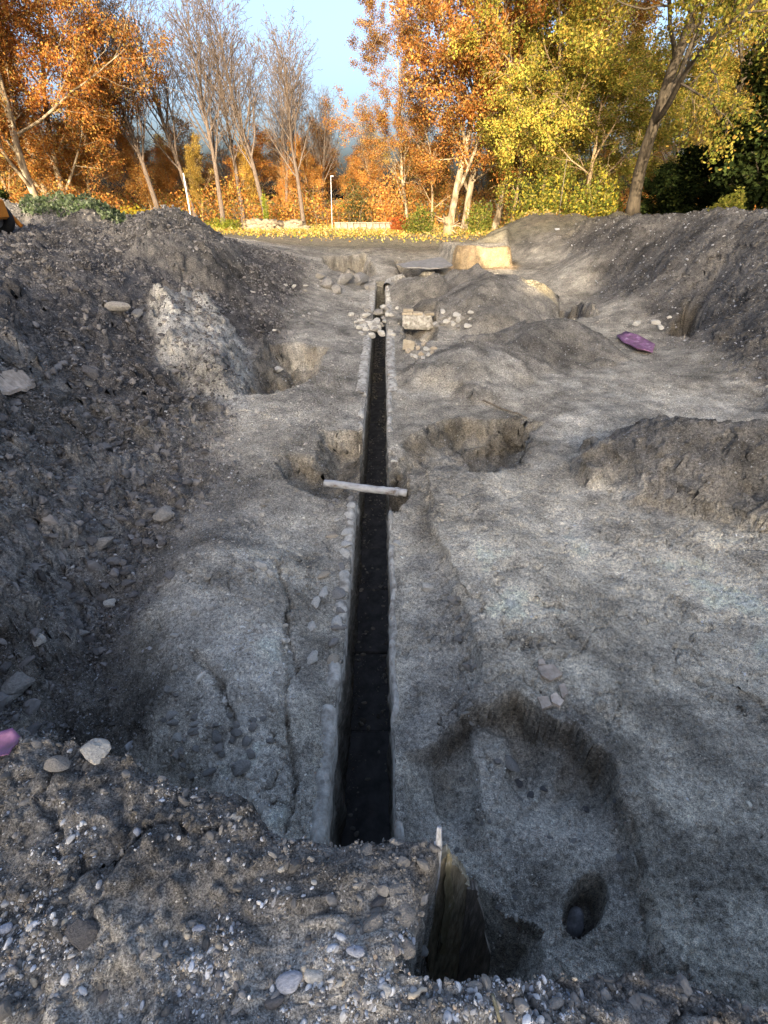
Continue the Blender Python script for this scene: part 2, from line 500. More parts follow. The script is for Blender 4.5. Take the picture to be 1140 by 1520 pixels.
def baulk_sd(x, y):
    out = np.full(x.shape, -1.0)
    sel = (y < 1.9) & (x > -12) & (x < 9)
    if sel.any():
        xs, ys = x[sel], y[sel]
        out[sel] = poly_sd(xs, ys, BAULK) + .022 * fbm(xs * 9, ys * 9, 3, 71) + .012 * fbm(xs * 30, ys * 30, 2, 73)
    return out


def masks(x, y):
    m = {}
    wob = 0.5 * fbm(x * .7, y * .7, 3, 5)
    m['left'] = sstep(-1.5, -2.6, x + wob + .12 * np.minimum(y, 20) * .3 + 0.3) * sstep(27, 22, y)
    foot = 7.0 + (y - 9) * .11
    m['right'] = sstep(foot - .3, foot + .7, x + wob) * sstep(36, 30, y)
    m['field'] = sstep(28.5, 31, y + 2 * wob)
    m['edge'] = baulk_sd(x, y)
    m['baulk'] = sstep(-.035, .012, m['edge'])
    return m


def height(x, y, fine=True):
    x = np.asarray(x, float); y = np.asarray(y, float)
    m = masks(x, y)
    z = base_h(x, y)
    mk = np.zeros_like(z)
    # far earth block with a vertical cut face
    bx0, by0 = at(675, 397, .3); bx1, _ = at(757, 397, .3)
    blk = sstep(-.05, .12, poly_sd(x + .12 * fbm(x * 2, y * 2, 2, 9), y + .15 * fbm(x * 2, y * 2, 2, 8), [(bx0, by0), (bx1, by0 + .3), (bx1 + .6, 31), (bx0 - .5, 31)]))
    z = z * (1 - blk) + np.maximum(z, 1.2 + .1 * fbm(x, y, 2, 3)) * blk
    for (a, b, r, h, p, *_r) in MOUNDS:
        d, _t = seg_d(x, y, a, b)
        sel = d < r * 1.15
        if sel.any():
            xs, ys = x[sel], y[sel]
            dd = d[sel] * (1 + .5 * fbm(xs * 1.6 / r, ys * 1.6 / r, 3, 21)) / r
            k = np.clip(1 - dd, 0, 1)
            k = k ** p * (1 - .35 * (1 - np.minimum(1, dd * 3)) * .4)
            z[sel] += h * k
            mk[sel] = np.maximum(mk[sel], sstep(0, .25, k))
    for i, (poly, dep, wal, rag) in enumerate(PITS):
        P = np.array(poly)
        sel = (x > P[:, 0].min() - .5) & (x < P[:, 0].max() + .5) & (y > P[:, 1].min() - .5) & (y < P[:, 1].max() + .5)
        if sel.any():
            xs, ys = x[sel], y[sel]
            sd = pit_sd(i, xs, ys)
            k = 1 - (1 - np.clip(sd / wal, 0, 1)) ** 2.2
            if i == 7:      # the cut near the camera fades out towards the channel
                k = k * sstep(.02, .45, xs - XR) * (.5 + .5 * sstep(1.25, 1.75, ys + .2 * fbm(xs * 2, ys * 2, 2, 39)))
            z[sel] -= dep * (k + .10 * np.sin(np.clip(k, 0, 1) * 9.4) * (1 - k)) * (1 + .8 * fbm(xs * 3, ys * 3, 3, 44 + i, .45))
    # step running beside the channel on its right
    st = np.array(W([(640, 800), (672, 870), (692, 930), (704, 1000), (690, 1075)]))
    sx = np.interp(y, st[::-1, 1], st[::-1, 0]) + .06 * fbm(x * 4, y * 4, 3, 61)
    z += .15 * sstep(-.03, .05, x - sx) * sstep(7.0, 5.0, y) * sstep(1.0, 1.6, y) * sstep(1.6, .7, x - sx)
    # pale bank left of the channel: a block with a broken left face
    bank = W([(262, 850), (330, 825), (420, 850), (432, 960), (428, 1100), (420, 1260), (250, 1260), (232, 1100), (222, 985)], .1)
    sd = poly_sd(x, y, bank) + .12 * fbm(x * 3, y * 3, 4, 66)
    z += .20 * sstep(-.55, .30, sd)
    # sand patch on the left slope
    sand = W([(225, 500), (300, 478), (355, 490), (372, 530), (352, 575), (300, 570), (235, 545)], .4)
    z += .55 * sstep(-.05, .55, poly_sd(x, y, sand) + .12 * fbm(x * 1.2, y * 1.2, 2, 67))
    # foreground baulk
    zb = 1.60 + .10 * fbm(x * 2.2, y * 2.2, 3, 81) + .05 * sstep(0.05, -1.0, x) - .06 * sstep(.1, 1.2, x)
    e = np.maximum(m['edge'], 0)
    zb = zb - .05 * np.exp(-e / .05)
    z = z * (1 - m['baulk']) + zb * m['baulk']
    if fine:
        bk = m['baulk']
        rough = np.clip(.35 + 1.0 * m['left'] + .75 * m['right'] - .15 * m['field'] + .25 * bk + .5 * mk, 0, 1.4)
        near_ch = sstep(.0, .25, np.abs(x - XC) - .21)
        lf = m['left']; rt = m['right'] * (1 - lf)
        z += rough * .16 * fbm(x * 1.1, y * 1.1, 5, 91, .52) * (.25 + .75 * near_ch) * (1 - .7 * bk)
        z += rough * .042 * fbm(x * 9, y * 9, 4, 95, .62)
        dist = np.maximum(y, .3)
        z += (1.0 * lf + .7 * rt + .10) * (1 - bk) * lumps(x, y, .34, 101, .35) * sstep(30, 12, y) * (.3 + .7 * near_ch)
        z += (1.25 * lf + 1.0 * rt + .6 * mk + .22 + .2 * bk) * lumps(x, y, .13, 111, .6) * sstep(16, 6, y)
        z += (1.0 * lf + .5 * rt + .85 + .3 * bk) * lumps(x, y, .05, 121, .6) * sstep(7, 3, y)
        z += (.6 + .2 * bk) * lumps(x, y, .024, 131, .65) * sstep(3.2, 1.8, y)
        crk = fbm(x * 2.3 + 3, y * 2.3, 4, 171, .6)
        z -= .035 * np.exp(-(crk / .035) ** 2) * (1 - m['field']) * sstep(12, 5, y) * near_ch * (fbm(x * .8, y * .8, 2, 173) > -.05)
        for pa in CRACKS:
            for p0, p1 in zip(pa[:-1], pa[1:]):
                d_, _t = seg_d(x + .05 * fbm(x * 5, y * 5, 3, 175), y + .05 * fbm(x * 5, y * 5, 3, 176), p0, p1)
                z -= .07 * np.exp(-(d_ / .022) ** 2)
        rg = np.abs(fbm(x * 3.1, y * 3.1, 4, 151, .55))
        z -= (.12 * lf + .05 * rt + .025 + .03 * bk) * np.clip(.22 - rg, 0, 1) * 2.2 * near_ch
        z += rt * .30 * fbm(x * .55, y * .55, 3, 161) * sstep(1.0, 2.2, z)
        # rills and bucket marks running down the right bank
        rd = (x * .80 + y * .55) * 1.0
        z += rt * .17 * fbm((y * .8 - x * .55) * 1.9, rd * .28, 4, 141, .6) * sstep(.1, .8, z)
    return z


CRACKS = [W([(415, 850), (432, 930), (438, 1000), (426, 1080), (437, 1160), (425, 1230)], .05), W([(300, 1000), (340, 1040), (352, 1100)], .05), W([(935, 1230), (980, 1400)]), W([(720, 600), (790, 622)])]

# adaptive grid: rows along y, columns fan out from both channel edges
def row_list():
    ys = [-80, -40, -20, -10, -5, -2.5, -1.2, -.6, -.3, -.15]
    y = -.05
    while y < 76:
        ys.append(y)
        y += .0056 + .0050 * max(y, 0)
    ys += [84, 100, 130, 200, 350, 700, 1500]
    return np.array(ys)


ROWS = row_list()
i0 = int(np.argmin(np.abs(ROWS - CH_Y0))); ROWS[i0] = CH_Y0
i1 = int(np.argmin(np.abs(ROWS - CH_Y1))); ROWS[i1] = CH_Y1
q = np.concatenate([np.linspace(0, 1.12, 325), [1.3, 1.5, 1.9, 2.6, 4, 7, 14, 30]])
SC = (np.maximum(ROWS, 0) + 1.0)[:, None]


def edge_wob(y, seed):
    return .022 * fbm(y * 2.2, y * 0 + 1.3, 4, seed) + .018 * fbm(y * 14.0, y * 0 + 4.3, 3, seed + 5)


wl = edge_wob(ROWS, 301)[:, None]; wr = edge_wob(ROWS, 401)[:, None]
xl = XL + wl - q[::-1][None, :] * SC
xr = XR + wr + q[None, :] * SC
NM = 9
tm = np.linspace(0, 1, NM + 2)[1:-1][None, :]
xm = (XL + wl) * (1 - tm) + (XR + wr) * tm
GX = np.concatenate([xl, xm, xr], axis=1)
GY = np.repeat(ROWS[:, None], GX.shape[1], axis=1)
NR, NC = GX.shape
GZ = height(GX.ravel(), GY.ravel()).reshape(NR, NC)
# broken, layered relief on steep faces
dzx = np.gradient(GZ, axis=1) / np.maximum(np.abs(np.gradient(GX, axis=1)), 1e-4)
dzy = np.gradient(GZ, axis=0) / np.maximum(np.abs(np.gradient(GY, axis=0)), 1e-4)
st_ = sstep(.7, 1.8, np.hypot(dzx, dzy)) * (GY > .05) * (GY < 36)
st_[:, len(q) - 3:len(q) + NM + 3] = 0
fx_, fy_, fz_ = GX.ravel(), GY.ravel(), GZ.ravel()
sc_ = np.clip(.006 + .010 * fy_, .006, .09)
ox_ = sc_ * 1.6 * fbm(fx_ * 2 + fz_ * 4, fz_ * 14 + fy_ * 2, 3, 181, .6)
oy_ = sc_ * 1.8 * fbm(fx_ * 3 + fz_ * 2, fz_ * 9 - fy_ * 2 + fx_ * 3, 3, 191, .6)
GX = GX + ox_.reshape(GX.shape) * st_; GY = GY + oy_.reshape(GX.shape) * st_
GZ = GZ + (.5 * st_.ravel() * sc_ * fbm(fx_ * 9, fy_ * 9, 3, 195, .6)).reshape(GX.shape)
# rows beyond the dig flatten to the far field
GZ = np.where(GY > 77, .9, GZ)
jl, jr = len(q) - 1, len(q) + NM          # columns on the channel edges
EDGE_L, EDGE_R = GZ[:, jl].copy(), GZ[:, jr].copy()


def soil_color(x, y, z):
    m = masks(x, y)
    n1 = fbm(x * .9, y * .9, 4, 201)
    n2 = fbm(x * 3.3, y * 3.3, 4, 211)
    c = np.empty((len(x), 3))
    floor = np.array([.49, .447, .362]); dark = np.array([.098, .091, .087]); rb = np.array([.102, .095, .088])
    baulk = np.array([.158, .150, .138]); field = np.array([.26, .20, .10])
    c[:] = floor
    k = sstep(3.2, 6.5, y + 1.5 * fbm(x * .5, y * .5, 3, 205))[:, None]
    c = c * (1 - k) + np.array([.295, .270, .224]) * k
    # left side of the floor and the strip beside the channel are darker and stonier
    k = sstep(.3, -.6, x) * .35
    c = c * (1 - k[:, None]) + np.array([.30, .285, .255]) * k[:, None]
    k = (m['left'] * .95)[:, None]; c = c * (1 - k) + dark * k
    k = (m['right'] * .92)[:, None]; c = c * (1 - k) + rb * k
    for (a, b, r, h, p, *_r) in MOUNDS:
        d, _ = seg_d(x, y, a, b)
        k = (sstep(r * 1.05, r * .75, d * (1 + .5 * fbm(x * 1.6 / r, y * 1.6 / r, 3, 21))) * .7)[:, None]
        c = c * (1 - k) + np.array([.135, .125, .111]) * k

    def patch(poly, col, soft, amt, rag=.3, fr=2.0, seed=1):
        nonlocal c
        k = sstep(-soft, soft, poly_sd(x, y, poly) + rag * fbm(x * fr, y * fr, 4, seed))
        c = c * (1 - k[:, None] * amt) + np.array(col) * (k[:, None] * amt)
    patch(W([(225, 500), (300, 478), (355, 490), (372, 530), (352, 575), (300, 570), (235, 545)], .5), (.36, .345, .31), .15, .95, .3, 1.2, 3)
    patch(W([(255, 850), (330, 820), (430, 850), (436, 960), (432, 1100), (428, 1240), (280, 1180), (262, 1100), (232, 985)], .2), (.55, .512, .44), .14, .9, .35, 3, 4)
    patch(W([(120, 900), (250, 870), (225, 985), (240, 1110), (160, 1110), (50, 1060)], -.1), (.15, .139, .124), .15, .8, .3, 3, 5)
    patch(W([(210, 650), (280, 600), (305, 612), (270, 660), (215, 690)], .3), (.32, .30, .26), .2, .6, .5, 2.5, 6)
    patch(W([(590, 1100), (690, 1075), (850, 1100), (905, 1170), (935, 1290), (975, 1430), (985, 1600), (600, 1600)], -.1), (.36, .335, .29), .12, .7, .3, 4, 7)
    patch(W([(860, 640), (1000, 640), (1140, 700), (1140, 800), (960, 760), (880, 690)]), (.14, .13, .117), .25, .55, .6, 2, 8)
    patch(W([(596, 870), (650, 800), (690, 900), (700, 1080), (600, 1110)]), (.27, .255, .225), .12, .7, .3, 3, 9)
    patch(W([(0, 590), (330, 610), (390, 770), (230, 850), (60, 900), (-100, 880)], .5), (.21, .197, .178), .3, .75, .5, 1.6, 91)
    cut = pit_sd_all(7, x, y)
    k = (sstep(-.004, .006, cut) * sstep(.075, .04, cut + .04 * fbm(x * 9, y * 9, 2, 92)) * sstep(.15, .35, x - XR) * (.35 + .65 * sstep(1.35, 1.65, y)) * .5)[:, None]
    c = c * (1 - k) + np.array([.14, .115, .085]) * k  # brown dug soil along the cut wall, darkened to paint its shade too
    patch([(4.55, 17.2), (5.6, 17.2), (5.8, 19.6), (4.6, 19.6)], (.48, .40, .25), .2, .9, .3, 2, 93)  # yellow patch paints low sunlight onto the mound's flank
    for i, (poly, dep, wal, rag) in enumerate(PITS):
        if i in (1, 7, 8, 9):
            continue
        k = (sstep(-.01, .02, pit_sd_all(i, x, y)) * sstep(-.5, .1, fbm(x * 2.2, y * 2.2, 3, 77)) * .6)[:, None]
        c = c * (1 - k) + np.array([.17, .145, .11]) * k  # brown dug soil, also painting in the shade of the hollows
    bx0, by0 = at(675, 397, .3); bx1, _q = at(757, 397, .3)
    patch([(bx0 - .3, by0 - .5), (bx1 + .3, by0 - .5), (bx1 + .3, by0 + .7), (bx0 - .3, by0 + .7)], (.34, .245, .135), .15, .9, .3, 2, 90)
    # lime dusted streaks on the dig floor
    for poly, s in ((W([(840, 570), (1140, 580), (1140, 650), (960, 632), (830, 650)]), 11), (W([(740, 775), (880, 745), (900, 760), (790, 790)]), 12),
                    (W([(800, 640), (950, 620), (900, 660), (820, 680)]), 13), (W([(620, 545), (700, 560), (900, 560), (760, 600), (600, 580)]), 14)):
        patch(poly, (.50, .468, .40), .3, .45, 1.1, 2.6, s)
    c *= (1 + .55 * n1 + .45 * n2)[:, None]
    k = m['field'][:, None]
    fcol = field * (1 + .8 * n1 + .5 * n2)[:, None]
    gr = sstep(.0, .35, fbm(x * .35, y * .8, 3, 231) + .12)[:, None]
    fcol = fcol * (1 - gr * .6) + np.array([.14, .15, .035]) * gr * .6
    near_f = sstep(42, 33, y)[:, None]
    fcol = fcol * (1 - near_f * .75) + np.array([.17, .15, .125]) * near_f * .75
    c = c * (1 - k) + fcol * k
    k = m['baulk'][:, None]
    nb = fbm(x * 7, y * 7, 4, 241)
    bc = baulk * (1 + .7 * nb)[:, None]
    pal = sstep(.52, .30, y + .25 * fbm(x * 5, y * 5, 3, 251) + .04 * x)[:, None]
    bc = bc * (1 - pal * .8) + np.array([.36, .345, .315]) * pal * .8
    c = c * (1 - k) + bc * k
    return np.clip(c, .02, .6)


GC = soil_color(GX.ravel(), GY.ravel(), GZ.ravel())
V = np.column_stack([GX.ravel(), GY.ravel(), GZ.ravel()])
idx = np.arange(NR * NC).reshape(NR, NC)
FQ = np.stack([idx[:-1, :-1], idx[:-1, 1:], idx[1:, 1:], idx[1:, :-1]], axis=-1)
fi, fj = np.meshgrid(np.arange(NR - 1), np.arange(NC - 1), indexing='ij')
keep = ~((fj >= jl) & (fj < jr) & (fi >= i0) & (fi < i1))
fx = GX[:-1, :-1]; fy = GY[:-1, :-1]
region = np.zeros((NR - 1, NC - 1), int)
mm_ = masks(fx.ravel(), fy.ravel())
sh = fx.shape
region[(mm_['left'] > .5).reshape(sh)] = 2
region[(mm_['right'] > .5).reshape(sh)] = 3
region[(mm_['field'] > .5).reshape(sh)] = 4
for k_, (a, b, r, h, p, *_r) in enumerate(MOUNDS):
    d, _ = seg_d(fx.ravel(), fy.ravel(), a, b)
    dd = d * (1 + .5 * fbm(fx.ravel() * 1.6 / r, fy.ravel() * 1.6 / r, 3, 21)) / r
    region[(dd < .9).reshape(sh)] = 10 + k_
region[(mm_['edge'] > -.04).reshape(sh)] = 1


def region_obj(rid, name):
    sel = FQ[(region == rid) & keep]
    u, inv = np.unique(sel, return_inverse=True)
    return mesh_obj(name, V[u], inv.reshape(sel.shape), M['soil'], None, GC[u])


tag(region_obj(0, 'ground'), 'pale grey dug floor of the excavation', kind='structure')
tag(region_obj(1, 'baulk'), 'dark pebbly earth baulk in the foreground', kind='structure')
tag(region_obj(2, 'spoil_slope'), 'dark cloddy spoil slope along the left side', kind='structure')
tag(region_obj(3, 'spoil_bank'), 'long dark spoil bank along the right side', kind='structure')
tag(region_obj(4, 'field'), 'sunlit field between the dig and the trees', kind='structure')
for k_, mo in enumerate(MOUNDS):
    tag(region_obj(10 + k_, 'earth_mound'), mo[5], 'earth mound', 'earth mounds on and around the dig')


def hit(u, v, tmax=60.0):
    """first point where the sight line of a photo pixel meets the ground"""
    X, dy, dz = ray(u, v)
    t = np.geomspace(.8, tmax, 500)
    d = CAM_Z + dz * t - height(X * t, dy * t, False)
    k = np.argmax(d < 0)
    if d[k] >= 0:
        k = len(t) - 1
    t = np.linspace(t[max(k - 1, 0)], t[k], 12)
    d = CAM_Z + dz * t - height(X * t, dy * t)
    j = np.argmax(d < 0) if (d < 0).any() else 11
    return np.array([X * t[j], dy * t[j], CAM_Z + dz * t[j]]), t[j]


def gz(x, y):
    return float(height(np.array([x]), np.array([y]))[0])


print('terrain done', NR, NC)

# ------------------------------------------------------------------ stones
def icosphere(sub):
    t = (1 + 5 ** .5) / 2
    v = [(-1, t, 0), (1, t, 0), (-1, -t, 0), (1, -t, 0), (0, -1, t), (0, 1, t), (0, -1, -t), (0, 1, -t), (t, 0, -1), (t, 0, 1), (-t, 0, -1), (-t, 0, 1)]
    f = [(0, 11, 5), (0, 5, 1), (0, 1, 7), (0, 7, 10), (0, 10, 11), (1, 5, 9), (5, 11, 4), (11, 10, 2), (10, 7, 6), (7, 1, 8), (3, 9, 4), (3, 4, 2), (3, 2, 6), (3, 6, 8), (3, 8, 9), (4, 9, 5), (2, 4, 11), (6, 2, 10), (8, 6, 7), (9, 8, 1)]
    v = [np.array(p) / np.linalg.norm(p) for p in v]
    for _ in range(sub):
        c = {}; nf = []
        def mid(a, b):
            k = (min(a, b), max(a, b))
            if k not in c:
                m = v[a] + v[b]; v.append(m / np.linalg.norm(m)); c[k] = len(v) - 1
            return c[k]
        for a, b, d in f:
            x, y, z = mid(a, b), mid(b, d), mid(d, a)
            nf += [(a, x, z), (b, y, x), (d, z, y), (x, y, z)]
        f = nf
    return np.array(v), np.array(f)


def rock_shape(sub, seed, angular=0.0, amp=.22):
    v, f = icosphere(sub)
    r = np.random.default_rng(seed)
    d = np.ones(len(v))
    for _ in range(6):
        w = r.normal(size=3); w /= np.linalg.norm(w)
        d += amp * .5 * np.sin(v @ w * r.uniform(1.5, 3.5) + r.uniform(0, 6))
    if angular:
        for _ in range(12):
            w = r.normal(size=3); w /= np.linalg.norm(w)
            lim = r.uniform(.45, .78)
            pr = (v @ w) * d
            d = np.where(pr > lim, d * (1 - angular + angular * lim / np.maximum(pr, 1e-6)), d)
    return v * d[:, None] * .5, f


def rand_rot(n, rng):
    qn = rng.normal(size=(n, 4)); qn /= np.linalg.norm(qn, axis=1)[:, None]
    w, x, y, z = qn.T
    return np.stack([np.stack([1 - 2 * (y * y + z * z), 2 * (x * y - z * w), 2 * (x * z + y * w)], -1),
                     np.stack([2 * (x * y + z * w), 1 - 2 * (x * x + z * z), 2 * (y * z - x * w)], -1),
                     np.stack([2 * (x * z - y * w), 2 * (y * z + x * w), 1 - 2 * (x * x + y * y)], -1)], -2)


def lay_rot(n, rng):
    """random turn about z with a small random tilt: stones lie on their flat side"""
    a = rng.uniform(0, 2 * np.pi, n); b = rng.normal(0, .35, n); c = rng.normal(0, .35, n)
    z0 = np.zeros(n); o = np.ones(n)
    Rz = np.stack([np.stack([np.cos(a), -np.sin(a), z0], -1), np.stack([np.sin(a), np.cos(a), z0], -1), np.stack([z0, z0, o], -1)], -2)
    Rx = np.stack([np.stack([o, z0, z0], -1), np.stack([z0, np.cos(b), -np.sin(b)], -1), np.stack([z0, np.sin(b), np.cos(b)], -1)], -2)
    Ry = np.stack([np.stack([np.cos(c), z0, np.sin(c)], -1), np.stack([z0, o, z0], -1), np.stack([-np.sin(c), z0, np.cos(c)], -1)], -2)
    return Rz @ Rx @ Ry


def scatter(name, shapes, P, size, colors, mat, flat=(.55, .85), seed=0):
    rng = np.random.default_rng(seed)
    n = len(P)
    S = np.stack([rng.uniform(.9, 1.35, n), rng.uniform(.7, 1.0, n), rng.uniform(*flat, n)], -1) * size[:, None]
    R = lay_rot(n, rng)
    which = rng.integers(0, len(shapes), n)
    Vs, Fs, Cs = [], [], []; off = 0
    for k, (bv, bf) in enumerate(shapes):
        s = which == k
        if not s.any():
            continue
        vv = np.einsum('nij,nmj->nmi', R[s], bv[None] * S[s][:, None, :]) + P[s][:, None, :]
        m_ = s.sum()
        Vs.append(vv.reshape(-1, 3))
        Fs.append((bf[None] + (np.arange(m_) * len(bv))[:, None, None]).reshape(-1, 3) + off)
        Cs.append(np.repeat(colors[s], len(bv), axis=0))
        off += m_ * len(bv)
    return mesh_obj(name, np.concatenate(Vs), np.concatenate(Fs), mat, None, np.concatenate(Cs))


OCT = np.array([(1, 0, 0), (0, 1, 0), (-1, 0, 0), (0, -1, 0), (0, 0, 1), (0, 0, -1)], float) * .5
OCF = np.array([(0, 1, 4), (1, 2, 4), (2, 3, 4), (3, 0, 4), (1, 0, 5), (2, 1, 5), (3, 2, 5), (0, 3, 5)])
TINY = [(OCT * np.random.default_rng(s).uniform(.7, 1.25, (6, 3)) + np.random.default_rng(s).normal(0, .08, (6, 3)), OCF) for s in range(6)]
SMALL = [rock_shape(0, s, .4, .4) for s in range(6)]
PEB = [rock_shape(1, s, 0, .22) for s in range(10, 16)]
ANG = [rock_shape(1, s, .8, .35) for s in range(20, 26)]


def proto(name, shape):
    return bpy.data.objects.new(name, make_mesh(name, shape[0], shape[1], M['crumb'], None, name == 'pebble_grain'))


def scatter_group(protos):
    ng = bpy.data.node_groups.new('scatter', 'GeometryNodeTree')
    ng.interface.new_socket('Geometry', in_out='INPUT', socket_type='NodeSocketGeometry')
    ng.interface.new_socket('Geometry', in_out='OUTPUT', socket_type='NodeSocketGeometry')
    gi = ng.nodes.new('NodeGroupInput'); go = ng.nodes.new('NodeGroupOutput')
    jn = ng.nodes.new('GeometryNodeJoinGeometry')
    for p in protos:
        oi = ng.nodes.new('GeometryNodeObjectInfo'); oi.inputs['Object'].default_value = p; oi.inputs['As Instance'].default_value = True
        ng.links.new(oi.outputs['Geometry'], jn.inputs[0])
    ip = ng.nodes.new('GeometryNodeInstanceOnPoints')
    ip.inputs['Pick Instance'].default_value = True

    def named(nm, ty):
        a = ng.nodes.new('GeometryNodeInputNamedAttribute'); a.data_type = ty; a.inputs['Name'].default_value = nm
        return a.outputs['Attribute']
    ng.links.new(gi.outputs[0], ip.inputs['Points']); ng.links.new(jn.outputs[0], ip.inputs['Instance'])
    ng.links.new(named('idx', 'INT'), ip.inputs['Instance Index'])
    ng.links.new(named('rot', 'FLOAT_VECTOR'), ip.inputs['Rotation'])
    ng.links.new(named('scl', 'FLOAT_VECTOR'), ip.inputs['Scale'])
    ng.links.new(ip.outputs[0], go.inputs[0])
    return ng


def strew(name, group, npro, P, size, colors, seed, flat=(.5, .9)):
    """a mass of grains: points that each carry a small faceted grain"""
    rng = np.random.default_rng(seed)
    n = len(P)
    me = bpy.data.meshes.new(name)
    me.vertices.add(n); me.vertices.foreach_set('co', np.asarray(P, np.float32).ravel())
    a = me.attributes.new('idx', 'INT', 'POINT'); a.data.foreach_set('value', rng.integers(0, npro, n).astype(np.int32))
    a = me.attributes.new('rot', 'FLOAT_VECTOR', 'POINT')
    a.data.foreach_set('vector', np.column_stack([rng.normal(0, .5, n), rng.normal(0, .5, n), rng.uniform(0, 6.28, n)]).astype(np.float32).ravel())
    a = me.attributes.new('scl', 'FLOAT_VECTOR', 'POINT')
    a.data.foreach_set('vector', (np.column_stack([rng.uniform(.9, 1.6, n), rng.uniform(.6, 1.0, n), rng.uniform(*flat, n)]) * size[:, None]).astype(np.float32).ravel())
    a = me.attributes.new('col', 'FLOAT_COLOR', 'POINT')
    c = np.ones((n, 4), np.float32); c[:, :3] = colors; a.data.foreach_set('color', c.ravel())
    me.materials.append(M['crumb'])
    o = link(bpy.data.objects.new(name, me))
    md = o.modifiers.new('scatter', 'NODES'); md.node_group = group
    return o


def clear_of_channel(x, y):
    return ~((x > XL - .02) & (x < XR + .02) & (y > CH_Y0 - .02) & (y < CH_Y1))


def pebble_palette(n, rng):
    pal = np.array([[.50, .50, .50], [.62, .62, .61], [.40, .43, .48], [.33, .33, .33], [.24, .23, .22], [.44, .38, .29], [.36, .29, .22], [.17, .16, .155]])
    c = pal[rng.choice(len(pal), n, p=[.2, .12, .12, .18, .16, .07, .05, .10])]
    return np.clip(c * rng.uniform(.75, 1.2, (n, 1)), .04, .75)


G_TINY = scatter_group([proto('grain', t) for t in TINY]); G_PEB = scatter_group([proto('pebble_grain', t) for t in PEB]); G_ANG = scatter_group([proto('clod_grain', t) for t in ANG])
# pale gravel on the baulk
rng = np.random.default_rng(301)
n = 150000
y = rng.uniform(.12, 1.3, n); x = rng.uniform(-1.8, 1.3, n)
e = baulk_sd(x, y)
cl = fbm(x * 4.2, y * 4.2, 4, 251)
front = sstep(.50, .28, y + .08 * x)
dens = np.clip(.06 + .75 * front * sstep(-.25, .2, cl + .1) + 1.1 * sstep(.10, .32, cl) + .6 * sstep(-.5, -1.0, x) * sstep(-.05, .2, cl), 0, 1)
blob = np.zeros(n)
for bu, bv_, br_ in ((40, 1390, .16), (90, 1420, .14), (300, 1440, .14), (470, 1455, .15), (560, 1470, .12), (800, 1490, .16), (100, 1262, .12), (400, 1345, .08), (250, 1175, .06), (700, 1495, .1), (590, 1390, .08), (340, 1390, .09)):
    bx_, by_ = at(bu, bv_, 1.6)
    blob = np.maximum(blob, np.exp(-((x - bx_) ** 2 + (y - by_) ** 2 * 1.8) / (br_ * .75) ** 2))
blob = blob * (1 + 1.2 * cl)
dens = np.clip(.35 * dens + .9 * blob, 0, 1)
ok = (e > .006) & (rng.random(n) < dens) & (np.abs(x) < .9 * (y + .75))
x, y = x[ok], y[ok]
sz = np.clip(.0032 * rng.random(len(x)) ** (-.40), .0032, .021)
c = pebble_palette(len(x), rng)
dk = rng.random(len(x)) < np.where(blob[ok] > .3, .18, .7)
c = np.where(dk[:, None], np.array([.155, .146, .133]) * rng.uniform(.6, 1.5, (len(x), 1)), np.clip(c * 1.12, 0, .72))
P = np.column_stack([x, y, height(x, y) - sz * .05])
big = sz > .0065
tag(strew('gravel', G_PEB, 6, P[big], sz[big], c[big], 1), 'pale rounded pebbles embedded in the foreground baulk', 'gravel', kind='stuff')
tag(strew('gravel', G_TINY, 6, P[~big], sz[~big], c[~big], 2), 'fine grit scattered over the foreground baulk', 'gravel', kind='stuff')
# crumbly clods of the baulk itself
n = 26000
y = rng.uniform(.12, 1.3, n); x = rng.uniform(-1.8, 1.3, n)
cl = fbm(x * 3.1, y * 3.1, 4, 257)
ok = (baulk_sd(x, y) > -.02) & (rng.random(n) < np.clip(.05 + 1.0 * sstep(.08, .35, cl) + .7 * sstep(.16, .02, baulk_sd(x, y)), 0, 1)) & (np.abs(x) < .9 * (y + .75))
x, y = x[ok], y[ok]
sz = np.clip(.007 * rng.random(len(x)) ** (-.42), .007, .045)
c = np.array([.155, .148, .137]) * rng.uniform(.6, 1.6, (len(x), 1))
P = np.column_stack([x, y, height(x, y) + sz * .02])
tag(strew('clods', G_ANG, 6, P, sz, c, 21), 'crumbly brown clods of the foreground baulk', 'clods', kind='stuff')


def fan(n, ymin, ymax, rng, qmax=.95):
    g = np.log(.0052 / .0047 + np.array([ymin, ymax]))
    y = np.exp(rng.uniform(g[0], g[1], n)) - .0052 / .0047
    x = rng.uniform(-qmax, qmax, n) * (y + 1)
    return x, y


# clods tumbled down the left slope
rng = np.random.default_rng(302)
x, y = fan(420000, 1.2, 26, rng)
m = masks(x, y)
cl = fbm(x * 1.2, y * 1.2, 4, 261)
gully = np.exp(-((x + 2.9 + .05 * y) / 1.1) ** 2) * sstep(9, 6, y)
dens = m['left'] * np.clip(.22 + .8 * sstep(-.1, .4, cl) + .7 * gully, 0, 1)
ok = (rng.random(len(x)) < dens) & (m['baulk'] < .1)
x, y = x[ok], y[ok]
smin = .0065 + .0021 * y
sz = np.minimum(smin * rng.random(len(x)) ** (-.40), .16)
c = np.array([.118, .111, .106]) * rng.uniform(.55, 2.0, (len(x), 1))
pale = rng.random(len(x)) < .06 * (sz < .05)
c[pale] = np.array([.40, .40, .40]) * rng.uniform(.6, 1.2, (pale.sum(), 1))
P = np.column_stack([x, y, height(x, y) + sz * .1])
big = sz > .02 + .004 * y
tag(strew('clods', G_ANG, 6, P[big], sz[big], c[big], 3), 'dark earth clods tumbled down the left spoil slope', 'clods', kind='stuff')
tag(strew('clods', G_TINY, 6, P[~big], sz[~big], c[~big], 4), 'crumbs of dark earth covering the left spoil slope', 'clods', kind='stuff')
print('left clods', len(x))

